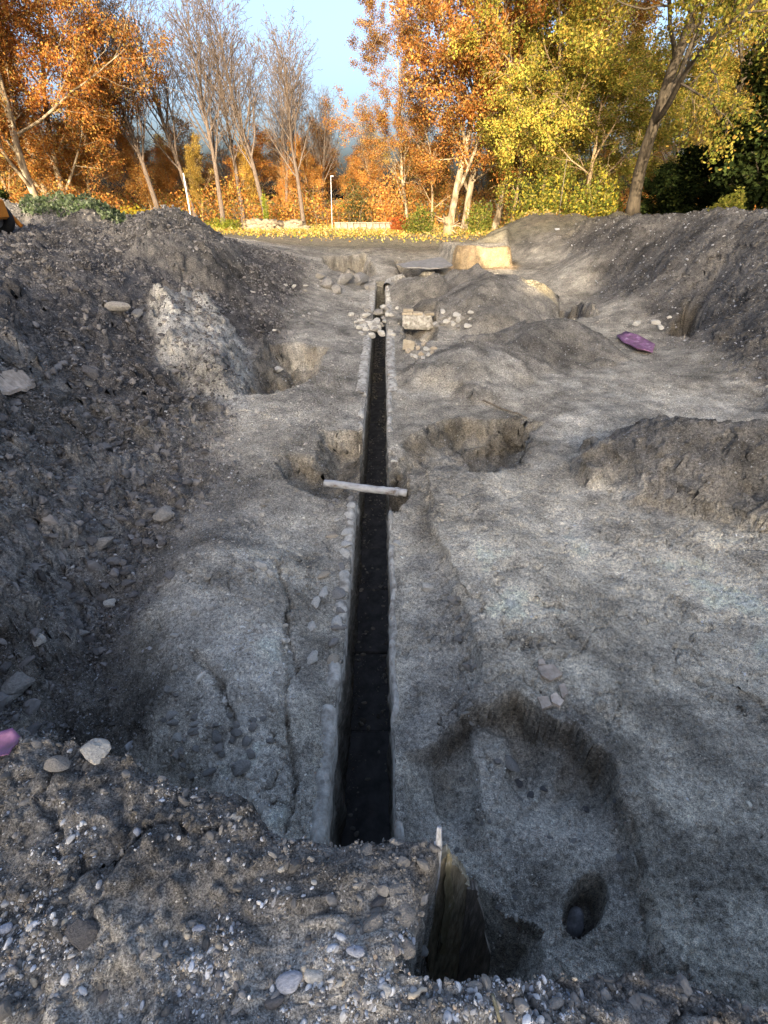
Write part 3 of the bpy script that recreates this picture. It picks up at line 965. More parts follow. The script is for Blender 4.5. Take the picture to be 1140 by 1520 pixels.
# crumbs on the rest of the dig
rng = np.random.default_rng(303)
x, y = fan(420000, .45, 30, rng)
m = masks(x, y)
cl = fbm(x * 1.7, y * 1.7, 4, 271)
nearleft = sstep(-.45, -.9, x) * sstep(13, 9, y)
lowcut = poly_sd(x, y, W([(600, 1100), (690, 1075), (850, 1100), (905, 1170), (935, 1290), (975, 1430), (985, 1600), (600, 1600)], -.1)) > 0
dens = np.clip(.32 + .6 * sstep(.0, .35, cl) + .5 * nearleft + .7 * m['right'] + .5 * lowcut, 0, 1) * (1 - m['left']) * (m['baulk'] < .1)
ok = (rng.random(len(x)) < dens) & clear_of_channel(x, y)
x, y = x[ok], y[ok]
smin = .0036 + .0017 * y
mnd = np.zeros(len(x), bool)
for (a_, b_, r_, h_, *_r) in MOUNDS:
    mnd |= seg_d(x, y, a_, b_)[0] < r_
onr = np.maximum(m['right'], .55 * nearleft)[ok]
sz = np.minimum(smin * rng.random(len(x)) ** (-.26 - .16 * onr), .05 + .07 * onr)
base = soil_color(x, y, x * 0)
c = base * rng.uniform(.55, 1.25, (len(x), 1))
pale = rng.random(len(x)) < .085
c[pale] = np.clip(base[pale] * 1.55, .32, .66) * rng.uniform(.8, 1.3, (pale.sum(), 1))
P = np.column_stack([x, y, height(x, y) - sz * .05])
big = sz > .016 + .003 * y
tag(strew('rubble', G_ANG, 6, P[big], sz[big], c[big], 5), 'small stones and lumps strewn over the dig floor', 'rubble', kind='stuff')
tag(strew('rubble', G_TINY, 6, P[~big], sz[~big], c[~big], 6), 'grit and crumbs strewn over the dig floor', 'rubble', kind='stuff')
print('floor crumbs', len(x))

ROCK_ME = {}


def rock_mesh(kind, variant, col):
    key = (kind, variant, col)
    if key not in ROCK_ME:
        bv, bf = rock_shape(2, 500 + variant * 7 + (50 if kind == 'ang' else 0), .85 if kind == 'ang' else 0, .3)
        n_ = np.random.default_rng(variant)
        ROCK_ME[key] = make_mesh('stone', bv, bf, M['stone'] if kind == 'ang' else M['gravel'], np.tile(np.array(col), (len(bv), 1)), kind != 'ang')
    return ROCK_ME[key]


PALE, GREY, DARK, BLUE, WARM = (.46, .44, .395), (.25, .236, .214), (.125, .119, .117), (.30, .32, .37), (.40, .34, .26)
_sv = [0]


def stone(u, v, wpx, col, label, cat='stone', group=None, kind='ang', flat=.6, aspect=.75, name='stone', parent=None, turn=None, sink=.12):
    p, t = hit(u, v + wpx * .25)
    s = wpx * t / F_PX * (.82 if kind == 'round' else .95)
    _sv[0] += 1
    o = bpy.data.objects.new(name, rock_mesh(kind, _sv[0] % 7, col))
    o.location = (p[0], p[1], p[2] + s * flat * (.5 - sink) * .6)
    o.scale = (s, s * aspect, s * flat)
    o.rotation_euler = (random.uniform(-.25, .25), random.uniform(-.25, .25), random.uniform(-.6, .6) if turn is None else turn)
    link(o, parent)
    if label:
        tag(o, label, cat, group)
    return o


# single stones one can point at
for a in [
    (30, 1000, 62, GREY, 'large grey boulder at the left edge above the baulk'),
    (8, 1034, 36, GREY, 'grey boulder cut by the left edge, below the larger boulder'),
    (10, 985, 24, DARK, 'small dark boulder at the left edge, topmost of the boulders'),
    (64, 1012, 26, GREY, 'rounded grey stone just right of the large left boulder'),
    (60, 945, 30, PALE, 'pale grey block beside the white stick on the left slope'),
    (85, 910, 30, GREY, 'grey flat stone above the white stick on the left slope'),
    (120, 935, 26, GREY, 'flat grey stone right of the white stick'),
    (165, 890, 26, PALE, 'pale rounded stone standing alone above the dark gully'),
    (260, 940, 18, PALE, 'small pale stone on the edge of the pale bank'),
    (312, 898, 20, PALE, 'flat pale stone on top of the pale bank'),
    (388, 836, 26, PALE, 'pale stone, largest of the cluster on the pale bank'),
    (402, 848, 16, PALE, 'small pale stone below the largest of the bank cluster'),
    (372, 842, 15, GREY, 'small grey stone left in the bank cluster'),
    (265, 1090, 20, PALE, 'pointed pale shard in the gully wall'),
    (325, 1105, 26, GREY, 'grey stone low on the face of the pale bank'),
    (290, 1080, 22, GREY, 'grey lump on the face of the pale bank'),
    (360, 1130, 40, GREY, 'broken grey block at the corner of the pale bank'),
    (635, 868, 26, PALE, 'pale angular stone right of the channel below the pipe'),
    (672, 888, 22, GREY, 'flat grey stone on the step right of the channel'),
    (692, 985, 22, GREY, 'grey stone on the step edge halfway to the tile fragments'),
    (755, 1125, 34, GREY, 'grey lump fallen below the cut edge'),
    (245, 755, 46, GREY, 'large flat grey slab on the left rubble'),
    (175, 452, 40, GREY, 'large grey clod high on the left slope'),
    (205, 462, 26, GREY, 'smaller grey clod right of the high left clod'),
    (135, 548, 34, DARK, 'dark flat clod on the left slope'),
    (5, 618, 26, DARK, 'dark clod at the left edge below the tile'),
    (215, 628, 20, GREY, 'round grey stone in the middle of the left rubble'),
    (150, 800, 40, GREY, 'wide grey lump low in the left rubble'),
    (413, 545, 24, PALE, 'pale stone inside the left pit'),
    (1132, 780, 16, PALE, 'white stone at the right edge below the dark mound'),
    (945, 478, 16, PALE, 'white stone left in the group under the right bank'),
    (972, 476, 18, PALE, 'white stone middle of the group under the right bank'),
    (980, 485, 14, PALE, 'small white stone lowest of the group under the right bank'),
    (992, 470, 12, PALE, 'smallest white stone of the group under the right bank'),
]:
    stone(*a)
for a in [
    (428, 1450, 48, BLUE, 'large bluish oval pebble on the baulk', 'pebble', None, 'round', .4, .5, 'pebble', None, .15),
    (468, 1440, 34, PALE, 'pale oval pebble right of the large bluish pebble'),
    (295, 1373, 24, BLUE, 'bluish pebble on the left middle of the baulk'),
    (207, 1377, 20, BLUE, 'small bluish pebble beside the dark clod on the baulk'),
    (203, 1230, 18, BLUE, 'bluish pebble alone near the top of the baulk'),
    (528, 1404, 34, BLUE, 'blue grey pebble left of the boards'),
    (456, 1402, 20, GREY, 'grey pebble above the pale oval pebble'),
    (568, 1466, 28, PALE, 'pale pebble left of the dry stick on the baulk'),
    (420, 1285, 16, PALE, 'pale pebble in the dark soil below the channel end'),
    (466, 1307, 11, PALE, 'small white pebble in the dark soil of the baulk'),
    (320, 1404, 20, PALE, 'pale pebble in the gravel band of the baulk'),
    (283, 1430, 18, PALE, 'round white pebble low in the gravel band'),
    (8, 1372, 28, BLUE, 'pale flat pebble at the left edge of the baulk'),
    (822, 1484, 26, GREY, 'grey pebble in the gravel below the pit'),
    (705, 1462, 26, GREY, 'grey pebble in front of the boards'),
    (410, 1478, 34, DARK, 'dark pebble below the large bluish pebble'),
    (140, 1330, 12, PALE, 'white pebble in the left gravel patch'),
    (505, 1455, 18, PALE, 'white pebble right of the pale oval pebble'),
]:
    stone(*a) if len(a) > 5 else stone(*a, cat='pebble', kind='round', name='pebble', flat=.45, aspect=random.uniform(.5, .75), sink=.3)
stone(849, 1362, 36, (.46, .47, .50), 'blue grey cobble lying in the round hole', 'cobble', kind='round', name='cobble', flat=1.5, aspect=.8)
for a in [(125, 1372, 58, DARK, 'dark crumbly clod on the left of the baulk'), (140, 1100, 62, PALE, 'pale crumbly lime lump on the baulk edge'), (85, 1125, 40, GREY, 'grey flat lump beside the lime lump'),
          (600, 1345, 52, GREY, 'large grey clod beside the boards'), (565, 1330, 34, DARK, 'dark clod left of the large grey clod'), (555, 1362, 46, GREY, 'flat grey lump under the dark clod'),
          (590, 1315, 40, GREY, 'grey clod at the back of the clod heap'), (605, 1400, 36, GREY, 'grey crumbly clod in front of the boards'), (235, 1352, 14, PALE, 'small pale clod on the baulk gravel'),
          (350, 1208, 22, PALE, 'pale lime crumb on the baulk edge'), (545, 1255, 30, GREY, 'grey crumbly lump at the channel end'), (640, 1255, 26, GREY, 'grey lump left of the white stake')]:
    stone(*a, cat='clod', name='clod', flat=.5)

# stones one can count but not tell apart
for i in range(34):
    u = random.gauss(300, 42); v = random.gauss(1085, 40)
    if 225 < u < 420 and v < 1150:
        stone(u, v, random.uniform(11, 24), random.choice([(.34, .325, .295), GREY, (.2, .19, .172)]), 'grey lump on the broken face of the pale bank', 'clod', 'lumps on the pale bank face', name='clod')
for i in range(26):
    t = random.random(); k_ = t * 4; i_ = min(int(k_), 3); f_ = k_ - i_
    us, vs_ = (640, 668, 690, 704, 692), (800, 868, 930, 1000, 1075)
    stone(us[i_] + (us[i_ + 1] - us[i_]) * f_ + random.gauss(0, 7), vs_[i_] + (vs_[i_ + 1] - vs_[i_]) * f_, random.uniform(7, 17), random.choice([GREY, (.33, .315, .28), (.2, .19, .172)]),
          'grey lump along the low step right of the channel', 'clod', 'lumps along the step', name='clod')
for i in range(26):
    u = random.uniform(660, 935); v = random.uniform(1120, 1400)
    stone(u, v, random.uniform(8, 18), random.choice([(.2, .19, .172), DARK, GREY]), 'dark lump lying in the cut near the boards', 'clod', 'lumps lying in the near cut', name='clod')
for i in range(70):
    u = random.gauss(150, 70); v = 640 + random.random() * 250
    if 0 < u < 330:
        stone(u, v, random.uniform(12, 26), random.choice([(.175, .168, .163), DARK, (.15, .143, .14)]), 'grey clod tumbled to the foot of the left slope', 'clod', 'clods at the foot of the left slope', name='clod')
for i in range(34):
    u = 365 + random.random() * 115; v = 415 + random.random() * 75
    stone(u, v, random.uniform(5, 10), random.choice([GREY, PALE, DARK]), 'small stone on the scree left of the far channel', 'stone', 'stones on the far left scree')
for i in range(60):
    t = random.random(); u = 527 + random.gauss(0, 1) * 8 + random.random() * 60; v = 455 + t * 42
    stone(min(max(u, 522), 596), v, random.uniform(7, 16), random.choice([PALE, PALE, GREY]), 'broken pale stone of the rubble across the channel', 'stone', 'rubble stones across the channel', flat=.75)
for i in range(26):
    u = 640 + random.random() * 62; v = 462 + random.random() * 22
    stone(u, v, random.uniform(8, 16), random.choice([PALE, GREY]), 'pale stone of the rubble right of the brick pier', 'stone', 'rubble stones right of the brick pier', flat=.75)
for i, (u, v, w) in enumerate([(606, 520, 12), (612, 527, 10), (620, 516, 12), (624, 524, 13), (632, 517, 13), (636, 525, 12), (643, 516, 10), (641, 522, 12), (628, 530, 9), (617, 529, 10), (616, 511, 10), (628, 510, 11)]):
    stone(u, v, w, random.choice([PALE, WARM]), 'cream stone heaped in front of the brick pier', 'stone', 'cream stones in front of the pier', flat=.8)
for i, (u, v, w, asp) in enumerate([(486, 418, 34, .8), (510, 412, 36, .8), (536, 411, 34, 1.6), (548, 425, 22, .8), (500, 428, 26, .7), (475, 408, 22, .7)]):
    stone(u, v, w, GREY, ['squat grey block of the broken vault, lower left', 'wide grey block of the broken vault', 'long rounded grey block of the broken vault', 'small block at the foot of the long rounded one',
                          'low flat block of the broken vault', 'leftmost small block of the broken vault'][i], 'stone block', 'blocks of the broken vault', flat=.7, aspect=asp, name='stone_block')
print('stones done')

# ------------------------------------------------------------------ the masonry channel
def box_mesh(sx, sy, sz, bev=0.0, jit=0.0, seed=0):
    """box with chamfered corners"""
    r = np.random.default_rng(seed)
    b = min(bev, sx * .3, sy * .3, sz * .3)
    vs = []
    for z in (-.5, .5):
        for (px, py) in ((-1, -1), (1, -1), (1, 1), (-1, 1)):
            pass
    ring = lambda ix, iy, z: [(-sx / 2 + ix, -sy / 2 + iy + b, z), (-sx / 2 + ix + b, -sy / 2 + iy, z), (sx / 2 - ix - b, -sy / 2 + iy, z), (sx / 2 - ix, -sy / 2 + iy + b, z),
                              (sx / 2 - ix, sy / 2 - iy - b, z), (sx / 2 - ix - b, sy / 2 - iy, z), (-sx / 2 + ix + b, sy / 2 - iy, z), (-sx / 2 + ix, sy / 2 - iy - b, z)]
    vs = ring(b, b, -sz / 2) + ring(0, 0, -sz / 2 + b) + ring(0, 0, sz / 2 - b) + ring(b, b, sz / 2)
    V_ = np.array(vs, float)
    V_ += r.normal(0, jit, V_.shape)
    Fc = [tuple(range(7, -1, -1)), tuple(range(24, 32))]
    for k in range(3):
        for i in range(8):
            a = k * 8 + i; b2 = k * 8 + (i + 1) % 8
            Fc.append((a, b2, b2 + 8, a + 8))
    return V_, Fc


def mesh_pyd(name, V_, F_, mat, smooth=False):
    me = bpy.data.meshes.new(name)
    me.from_pydata([tuple(map(float, p)) for p in V_], [], F_)
    me.materials.append(mat)
    if smooth:
        me.shade_smooth()
    return me


channel = empty('drain_channel', (XC, CH_Y0, 0))
tag(channel, 'long narrow stone lined drain channel running up the middle of the dig', 'channel')


def local(o, x, y, z):
    o.location = (x - XC, y - CH_Y0, z)


rows_sel = np.arange(i0, i1 + 1)
for side, xs0, ed, wob, sgn in (('l', XL, EDGE_L, wl, -1), ('r', XR, EDGE_R, wr, 1)):
    ys = ROWS[rows_sel]
    prof = []
    nz = 14
    for j in range(nz):
        f = j / (nz - 1)
        top = ed[rows_sel]
        zz = top * (1 - f) + (FLOOR_Z - .05) * f
        off = .05 * fbm(ys * 4.5, zz * 7, 4, 501 + (sgn > 0) * 40) * min(1, f * 6) + .012 * np.sign(np.sin(zz * 40)) * min(1, f * 4)
        prof.append(np.column_stack([xs0 + wob[rows_sel, 0] + sgn * off - sgn * .0, ys, zz]))
    # outer skin under the ground so that the wall has thickness
    prof.append(np.column_stack([np.full(len(ys), xs0 + sgn * .24), ys, np.full(len(ys), FLOOR_Z - .05)]))
    prof.append(np.column_stack([np.full(len(ys), xs0 + sgn * .24), ys, ed[rows_sel] - .30]))
    A = np.array(prof)
    A[:, :, 0] -= XC; A[:, :, 1] -= CH_Y0
    nk, nn = A.shape[:2]
    id_ = np.arange(nk * nn).reshape(nk, nn)
    Fw = np.stack([id_[:-1, :-1], id_[:-1, 1:], id_[1:, 1:], id_[1:, :-1]], -1).reshape(-1, 4)
    if sgn > 0:
        Fw = Fw[:, ::-1]
    wall = mesh_obj('side_wall', A.reshape(-1, 3), Fw, M['masonry'], channel)
    # stones of the wall head showing at ground level
    rs = np.random.default_rng(7 + (sgn > 0))
    yy = 1.0
    while yy < 24.0:
        dens_ = 1.0 if (sgn < 0 and 2.6 < yy < 6.0) else (.5 if yy > 9 else .07)
        st_w = rs.uniform(.09, .2) * (1.3 if yy > 9 else 1)
        rowi = int(np.argmin(np.abs(ROWS - yy)))
        pocket = ed[rowi] < -.12
        if rs.random() < dens_ and not pocket and not (14.0 < yy < 17.5):
            for lay in range(2 if (sgn < 0 and 2.6 < yy < 6.0 and rs.random() < .6) else 1):
                o = bpy.data.objects.new('stone', rock_mesh('ang', int(rs.integers(0, 7)), (.50, .48, .43) if rs.random() < .65 else WARM if rs.random() < .4 else GREY))
                off = rs.uniform(.05, .09) + lay * rs.uniform(.13, .22)
                x_ = xs0 + sgn * off
                o.location = (x_ - XC, yy - CH_Y0 + rs.uniform(-.05, .05), gz(x_, yy) + .010)
                o.scale = (rs.uniform(.09, .15), st_w, rs.uniform(.05, .09))
                o.rotation_euler = (rs.normal(0, .1), rs.normal(0, .1), rs.normal(0, .3))
                link(o, wall)
        yy += st_w * 1.05 + rs.uniform(0, .05)
    # lime mortared head of the wall, a pale band farther up
    for (ya, yb, wd) in ((9.3, 13.9, .24), (17.6, 23.6, .26), (.82, 5.75, .12 if sgn < 0 else .06), (6.75, 9.3, .10)):
        yb_ = np.arange(ya, yb, .07)
        sec = [(0.0, -.22), (0.0, -.02), (wd * .15, .02), (wd * .5, .032), (wd * .85, .012), (wd, -.05), (wd, -.22)]
        rr = []
        base_z = np.minimum(height(np.full(len(yb_), xs0 + sgn * .02), yb_), .25)
        for k, (ox, oz) in enumerate(sec):
            w_ = min(.03, .6 * wd) * fbm(yb_ * 5, yb_ * 0 + k * .3, 4, 611)
            gapz = -.09 * sstep(.02, .14, fbm(yb_ * 1.7, yb_ * 0 + .5 * sgn, 3, 615)) * (wd < .14)
            rr.append(np.column_stack([xs0 + edge_wob(yb_, 301 if sgn < 0 else 401) + sgn * (ox - .012) + w_ * (k > 1) - XC, yb_ - CH_Y0, base_z + oz + gapz + .03 * fbm(yb_ * 6, yb_ * 0 + k * .4, 3, 621)]))
        A = np.array(rr); nk, nn = A.shape[:2]
        id_ = np.arange(nk * nn).reshape(nk, nn)
        Fw = np.stack([id_[:-1, :-1], id_[:-1, 1:], id_[1:, 1:], id_[1:, :-1]], -1).reshape(-1, 4)
        if sgn < 0:
            Fw = Fw[:, ::-1]
        mesh_obj('coping', A.reshape(-1, 3), Fw, M['mortar'], wall)
# floor slabs
yy = CH_Y0 - .15; k = 0
slab_me = [mesh_pyd('floor_slab', *box_mesh(.62, 1.0, .10, .012, .004, s), M['slab']) for s in range(3)]
rs = np.random.default_rng(9)
while yy < CH_Y1 + .5:
    ln = rs.uniform(.85, 1.2)
    o = bpy.data.objects.new('floor_slab', slab_me[k % 3]); k += 1
    local(o, XC + rs.uniform(-.01, .01), yy + ln / 2, FLOOR_Z + rs.uniform(-.012, .012) - .03)
    o.scale = (1, ln - .012, 1)
    o.rotation_euler = (rs.normal(0, .006), rs.normal(0, .006), 0)
    link(o, channel)
    yy += ln
rs2 = np.random.default_rng(31)
n = 5200
yy_ = rs2.uniform(CH_Y0, 23.8, n); side_ = rs2.random(n)
xx_ = np.where(side_ < .6, np.where(rs2.random(n) < .5, XL + .02 + np.abs(rs2.normal(0, .05, n)), XR - .02 - np.abs(rs2.normal(0, .05, n))), rs2.uniform(XL, XR, n))
okk = fbm(yy_ * 1.1, xx_ * 3, 3, 651) > -.12
xx_, yy_ = xx_[okk], yy_[okk]
szz = np.clip((.006 + .0012 * yy_) * rs2.random(len(xx_)) ** (-.5), .006, .07)
cc_ = np.array([.16, .145, .12]) * rs2.uniform(.5, 2.0, (len(xx_), 1))
tag(strew('debris', G_ANG, 6, np.column_stack([xx_, yy_, np.full(len(xx_), FLOOR_Z + .02)]), szz, cc_, 33), 'fallen crumbs and stones on the floor of the channel', 'debris', kind='stuff')
# far end of the channel closes with a rubble face
eb, ef = box_mesh(.9, .3, 1.7, .03, .02, 4)
o = pyd('end_wall', eb, ef, M['masonry'], channel); local(o, XC, CH_Y1 + .14, -.78)
o = pyd('end_wall', eb, ef, M['masonry'], channel); local(o, XC, CH_Y0 - .145, -.75)

# curved head of the drain turning right at the far end
pts = [(.12, 22.6), (.18, 23.3), (.38, 23.9), (.8, 24.3), (1.5, 24.6), (2.3, 24.9)]
pts = np.array(pts)
tt = np.linspace(0, 5, 60)
cx = np.interp(tt, range(6), pts[:, 0]); cy = np.interp(tt, range(6), pts[:, 1])
for _ in range(4):
    cx[1:-1] = (cx[:-2] + cx[1:-1] * 2 + cx[2:]) / 4; cy[1:-1] = (cy[:-2] + cy[1:-1] * 2 + cy[2:]) / 4
tx, ty = np.gradient(cx), np.gradient(cy); ln = np.hypot(tx, ty); nx, ny = ty / ln, -tx / ln
hz = np.array([gz(a, b) for a, b in zip(cx, cy)])
for _ in range(6):
    hz[1:-1] = (hz[:-2] + hz[1:-1] * 2 + hz[2:]) / 4
rr = []
for k, (ox, oz) in enumerate([(-.17, -.3), (-.17, .06), (-.1, .15), (0, .18), (.1, .15), (.17, .06), (.17, -.3)]):
    w_ = .03 * fbm(tt * 4, tt * 0 + k, 3, 633)
    rr.append(np.column_stack([cx + nx * (ox + w_), cy + ny * (ox + w_), hz + oz + w_]))
A = np.array(rr); nk, nn = A.shape[:2]; id_ = np.arange(nk * nn).reshape(nk, nn)
o = mesh_obj('curb', A.reshape(-1, 3), np.stack([id_[:-1, :-1], id_[:-1, 1:], id_[1:, 1:], id_[1:, :-1]], -1).reshape(-1, 4), M['mortar'])
tag(o, 'pale mortared curb curving right at the far end of the channel', 'curb')


# ------------------------------------------------------------------ tubes
def frames(pts):
    pts = np.asarray(pts, float)
    t = np.gradient(pts, axis=0)
    t /= np.linalg.norm(t, axis=1)[:, None] + 1e-9
    ref = np.array([.31, .17, .93]) if abs(t[0][2]) < .8 else np.array([1, .13, 0])
    a = np.cross(t, ref); a /= np.linalg.norm(a, axis=1)[:, None] + 1e-9
    b = np.cross(t, a)
    return pts, a, b


def tube(pts, rad, sides=6, cap=True):
    pts, a, b = frames(pts)
    rad = np.broadcast_to(np.asarray(rad, float), (len(pts),))
    an = np.linspace(0, 2 * np.pi, sides, endpoint=False)
    ring = a[:, None] * np.cos(an)[None, :, None] + b[:, None] * np.sin(an)[None, :, None]
    V_ = (pts[:, None] + ring * rad[:, None, None]).reshape(-1, 3)
    n_ = len(pts)
    id_ = np.arange(n_ * sides).reshape(n_, sides)
    nxt = np.roll(id_, -1, axis=1)
    F_ = np.stack([id_[:-1], nxt[:-1], nxt[1:], id_[1:]], -1).reshape(-1, 4)
    return V_, F_


def tube_obj(name, pts, rad, mat, sides=8, parent=None, smooth=True):
    V_, F_ = tube(pts, rad, sides)
    n_ = len(pts)
    fl = [tuple(f) for f in F_] + [tuple(range(sides - 1, -1, -1)), tuple(range((n_ - 1) * sides, n_ * sides))]
    return pyd(name, V_, fl, mat, parent, smooth)


# the painted pipe lying across the channel
ax, ay = at(482, 721, -.10); bx, by = at(604, 735, -.10)
npt = 22
f = np.linspace(0, 1, npt)
pp = np.column_stack([ax + (bx - ax) * f, ay + (by - ay) * f, -.06 - .012 * f + .004 * np.sin(f * 9)])
rng = np.random.default_rng(4)
pipe = empty('pipe', (float(pp[0][0]), float(pp[0][1]), 0))
tag(pipe, 'flaking white painted pipe lying across the channel', 'pipe')
pl = pp - np.array(pipe.location)
tube_obj('pipe_body', pl, .052 + rng.normal(0, .002, npt), M['pipe'], 14, pipe)
tube_obj('pipe_collar', np.array([pl[-4], pl[-3]]), .062, M['pipe'], 14, pipe)

# shoring boards and stake
boards = empty('shoring_boards', (.28, .72, gz(.28, .74)))
tag(boards, 'wet brown shoring boards with pointed tops standing beside the baulk', 'boards')
L0 = np.array(boards.location)


def board(name, poly, y0, th, mat, tilt=0.0, seed=0):
    """a plank from a front outline (x, z) with grain-broken edges"""
    r = np.random.default_rng(seed)
    pts_ = []
    n_ = len(poly)
    for i in range(n_):
        p0, p1 = np.array(poly[i]), np.array(poly[(i + 1) % n_])
        for t_ in np.linspace(0, 1, 7)[:-1]:
            pts_.append(p0 * (1 - t_) + p1 * t_ + r.normal(0, .004, 2))
    m_ = len(pts_)
    V_ = [(p[0] - L0[0], y0 - L0[1] + (p[1]) * tilt, p[1] - L0[2]) for p in pts_] + [(p[0] - L0[0], y0 + th - L0[1] + p[1] * tilt, p[1] - L0[2]) for p in pts_]
    F_ = [tuple(range(m_)), tuple(range(2 * m_ - 1, m_ - 1, -1))] + [(i, i + m_, (i + 1) % m_ + m_, (i + 1) % m_) for i in range(m_)]
    return pyd(name, V_, F_, mat, boards)


board('board', [(.105, -.6), (.232, -.6), (.206, 1.44), (.196, 1.50), (.170, 1.40), (.148, 1.30)], .70, .030, M['board'], -.01, 1)
board('board', [(.236, -.6), (.365, -.6), (.285, 1.24), (.262, 1.34), (.236, 1.40), (.211, 1.42)], .703, .030, M['board'], -.01, 2)
board('board', [(.369, -.6), (.52, -.6), (.455, .45), (.335, 1.15), (.312, 1.22), (.289, 1.23)], .701, .028, M['board_dark'], -.01, 3)
board('splinter', [(.228, .62), (.252, .6), (.240, 1.15), (.206, 1.50), (.192, 1.53), (.206, 1.2)], .690, .012, M['board_pale'], -.01, 4)
stx, sty = at(655, 1236, 1.68)
stake = tube_obj('stake', [(0, 0, -.75), (.006, -.005, -.3), (.0, -.01, -.08), (-.006, -.012, .03)], [.011, .012, .011, .007], M['white_stick'], 8)
stake.location = (stx, sty + .02, 1.66)
tag(stake, 'whitish wooden stake standing at the top of the shoring boards', 'stake')


def stick(name, uv, rad, mat, label, cat='stick', lift=.3, group=None):
    P_ = [hit(u, v)[0] + np.array([0, 0, rad * 1.0]) for u, v in uv]
    c0 = P_[0].copy()
    Q = []
    for a, b in zip(P_[:-1], P_[1:]):
        for t_ in np.linspace(0, 1, 5)[:-1]:
            Q.append(a * (1 - t_) + b * t_ + RNG.normal(0, rad * .35, 3))
    Q.append(P_[-1])
    o = tube_obj(name, np.array(Q) - c0, np.linspace(rad, rad * .7, len(Q)), mat, 6)
    o.location = c0
    return tag(o, label, cat, group)


stick('dry_stick', [(606, 1482), (634, 1470)], .0065, M['bone'], 'pale dry stick lying on the baulk gravel', 'stick')
stick('white_stick', [(62, 918), (76, 940)], .014, M['white_stick'], 'short white stick lying on the left slope stones', 'stick')
stick('twig', [(718, 595), (745, 608), (768, 615), (782, 622)], .018, M['stick'], 'long dark twig lying above the right pit', 'twig')
stick('twig', [(730, 1478), (742, 1518)], .006, M['board_pale'], 'greenish strip of wood at the bottom of the picture', 'twig')
stick('twig', [(88, 722), (118, 736)], .012, M['bone'], 'thin straw coloured twig on the left rubble', 'twig')


# ------------------------------------------------------------------ plates: purple sheets, tile fragments, cover board
def plate(name, uv, th, mat, label, cat, zoff=.01, z=None, curl=0.0, group=None, parent=None, n=5):
    """a thin sheet with thickness: outline points on the ground, subdivided and slightly curled"""
    P_ = np.array([(hit(u, v)[0] if z is None else np.array([*at(u, v, z), z])) for u, v in uv])
    c0 = P_.mean(0)
    Q = P_ - c0
    tri = []
    m_ = len(Q)
    verts = [np.zeros(3)]; faces = []
    rings = n
    for k in range(1, rings + 1):
        f = k / rings
        for i in range(m_):
            for s in range(3):
                a = Q[i] * (1 - s / 3) + Q[(i + 1) % m_] * (s / 3)
                p = a * f
                p = p + np.array([0, 0, curl * f * f * (.5 + .5 * math.sin(i * 2.1 + s)) + abs(curl) * .5 * math.sin(p[0] * 13 + p[1] * 9) * f])
                verts.append(p)
    mm = m_ * 3
    nv = len(verts)
    allv = [v + np.array([0, 0, zoff + th]) for v in verts] + [v + np.array([0, 0, zoff]) for v in verts]
    for i in range(mm):
        j = (i + 1) % mm
        faces.append((0, 1 + i, 1 + j)); faces.append((nv, nv + 1 + j, nv + 1 + i))
        for k in range(rings - 1):
            a, b = 1 + k * mm + i, 1 + k * mm + j
            faces.append((a, a + mm, b + mm, b)); faces.append((nv + a, nv + b, nv + b + mm, nv + a + mm))
        a, b = 1 + (rings - 1) * mm + i, 1 + (rings - 1) * mm + j
        faces.append((a, nv + a, nv + b, b))
    o = pyd(name, allv, faces, mat, parent, mat is M['purple'])
    o.location = c0
    if label:
        tag(o, label, cat, group)
    return o


plate('plastic_sheet', [(915, 501), (932, 499), (972, 512), (968, 526), (946, 526)], .02, M['purple'], 'purple plastic sheet lying on the dig floor below the right bank', 'plastic sheet', .03, None, .07)
plate('plastic_sheet', [(-40, 1112), (30, 1097), (38, 1104), (22, 1132), (-20, 1146), (-60, 1150)], .006, M['purple'], 'bright pink plastic scrap at the left edge of the baulk', 'plastic sheet', .02, None, .03)
plate('roof_tile', [(-15, 562), (40, 566), (55, 576), (44, 592), (18, 594), (-15, 580)], .04, M['tile'], 'curved reddish tile fragment at the left edge of the slope', 'tile', .03, None, .06)
for i, (uv, lb) in enumerate([
    ([(797, 993), (820, 990), (834, 1005), (816, 1014), (803, 1006)], 'largest pale tile fragment, uppermost but one of the five'),
    ([(798, 983), (806, 982), (809, 990), (799, 990)], 'tiny tile fragment, topmost of the five'),
    ([(828, 1022), (836, 1018), (842, 1032), (834, 1040)], 'reddish tile fragment, rightmost of the five'),
    ([(816, 1036), (824, 1032), (836, 1044), (830, 1052), (818, 1046)], 'pale tile fragment below the reddish one'),
    ([(797, 1038), (812, 1038), (818, 1050), (804, 1056)], 'square tile fragment, lowest left of the five')]):
    plate('tile_fragment', uv, .022, M['tile'], lb, 'tile fragment', .008, None, .004, 'tile fragments on the dig floor', n=2)
plate('tile_fragment', [(128, 567), (140, 570), (138, 576), (126, 573)], .02, M['white_wall'], 'small white tile fragment on the left slope', 'tile fragment', .01, None, 0, n=2)
cov = plate('cover_board', [(588, 392), (622, 386), (655, 384), (672, 393), (655, 397), (604, 399)], .05, M['sheet'], 'grey weathered board covering the far hole', 'cover board', .0, .62, -.06)

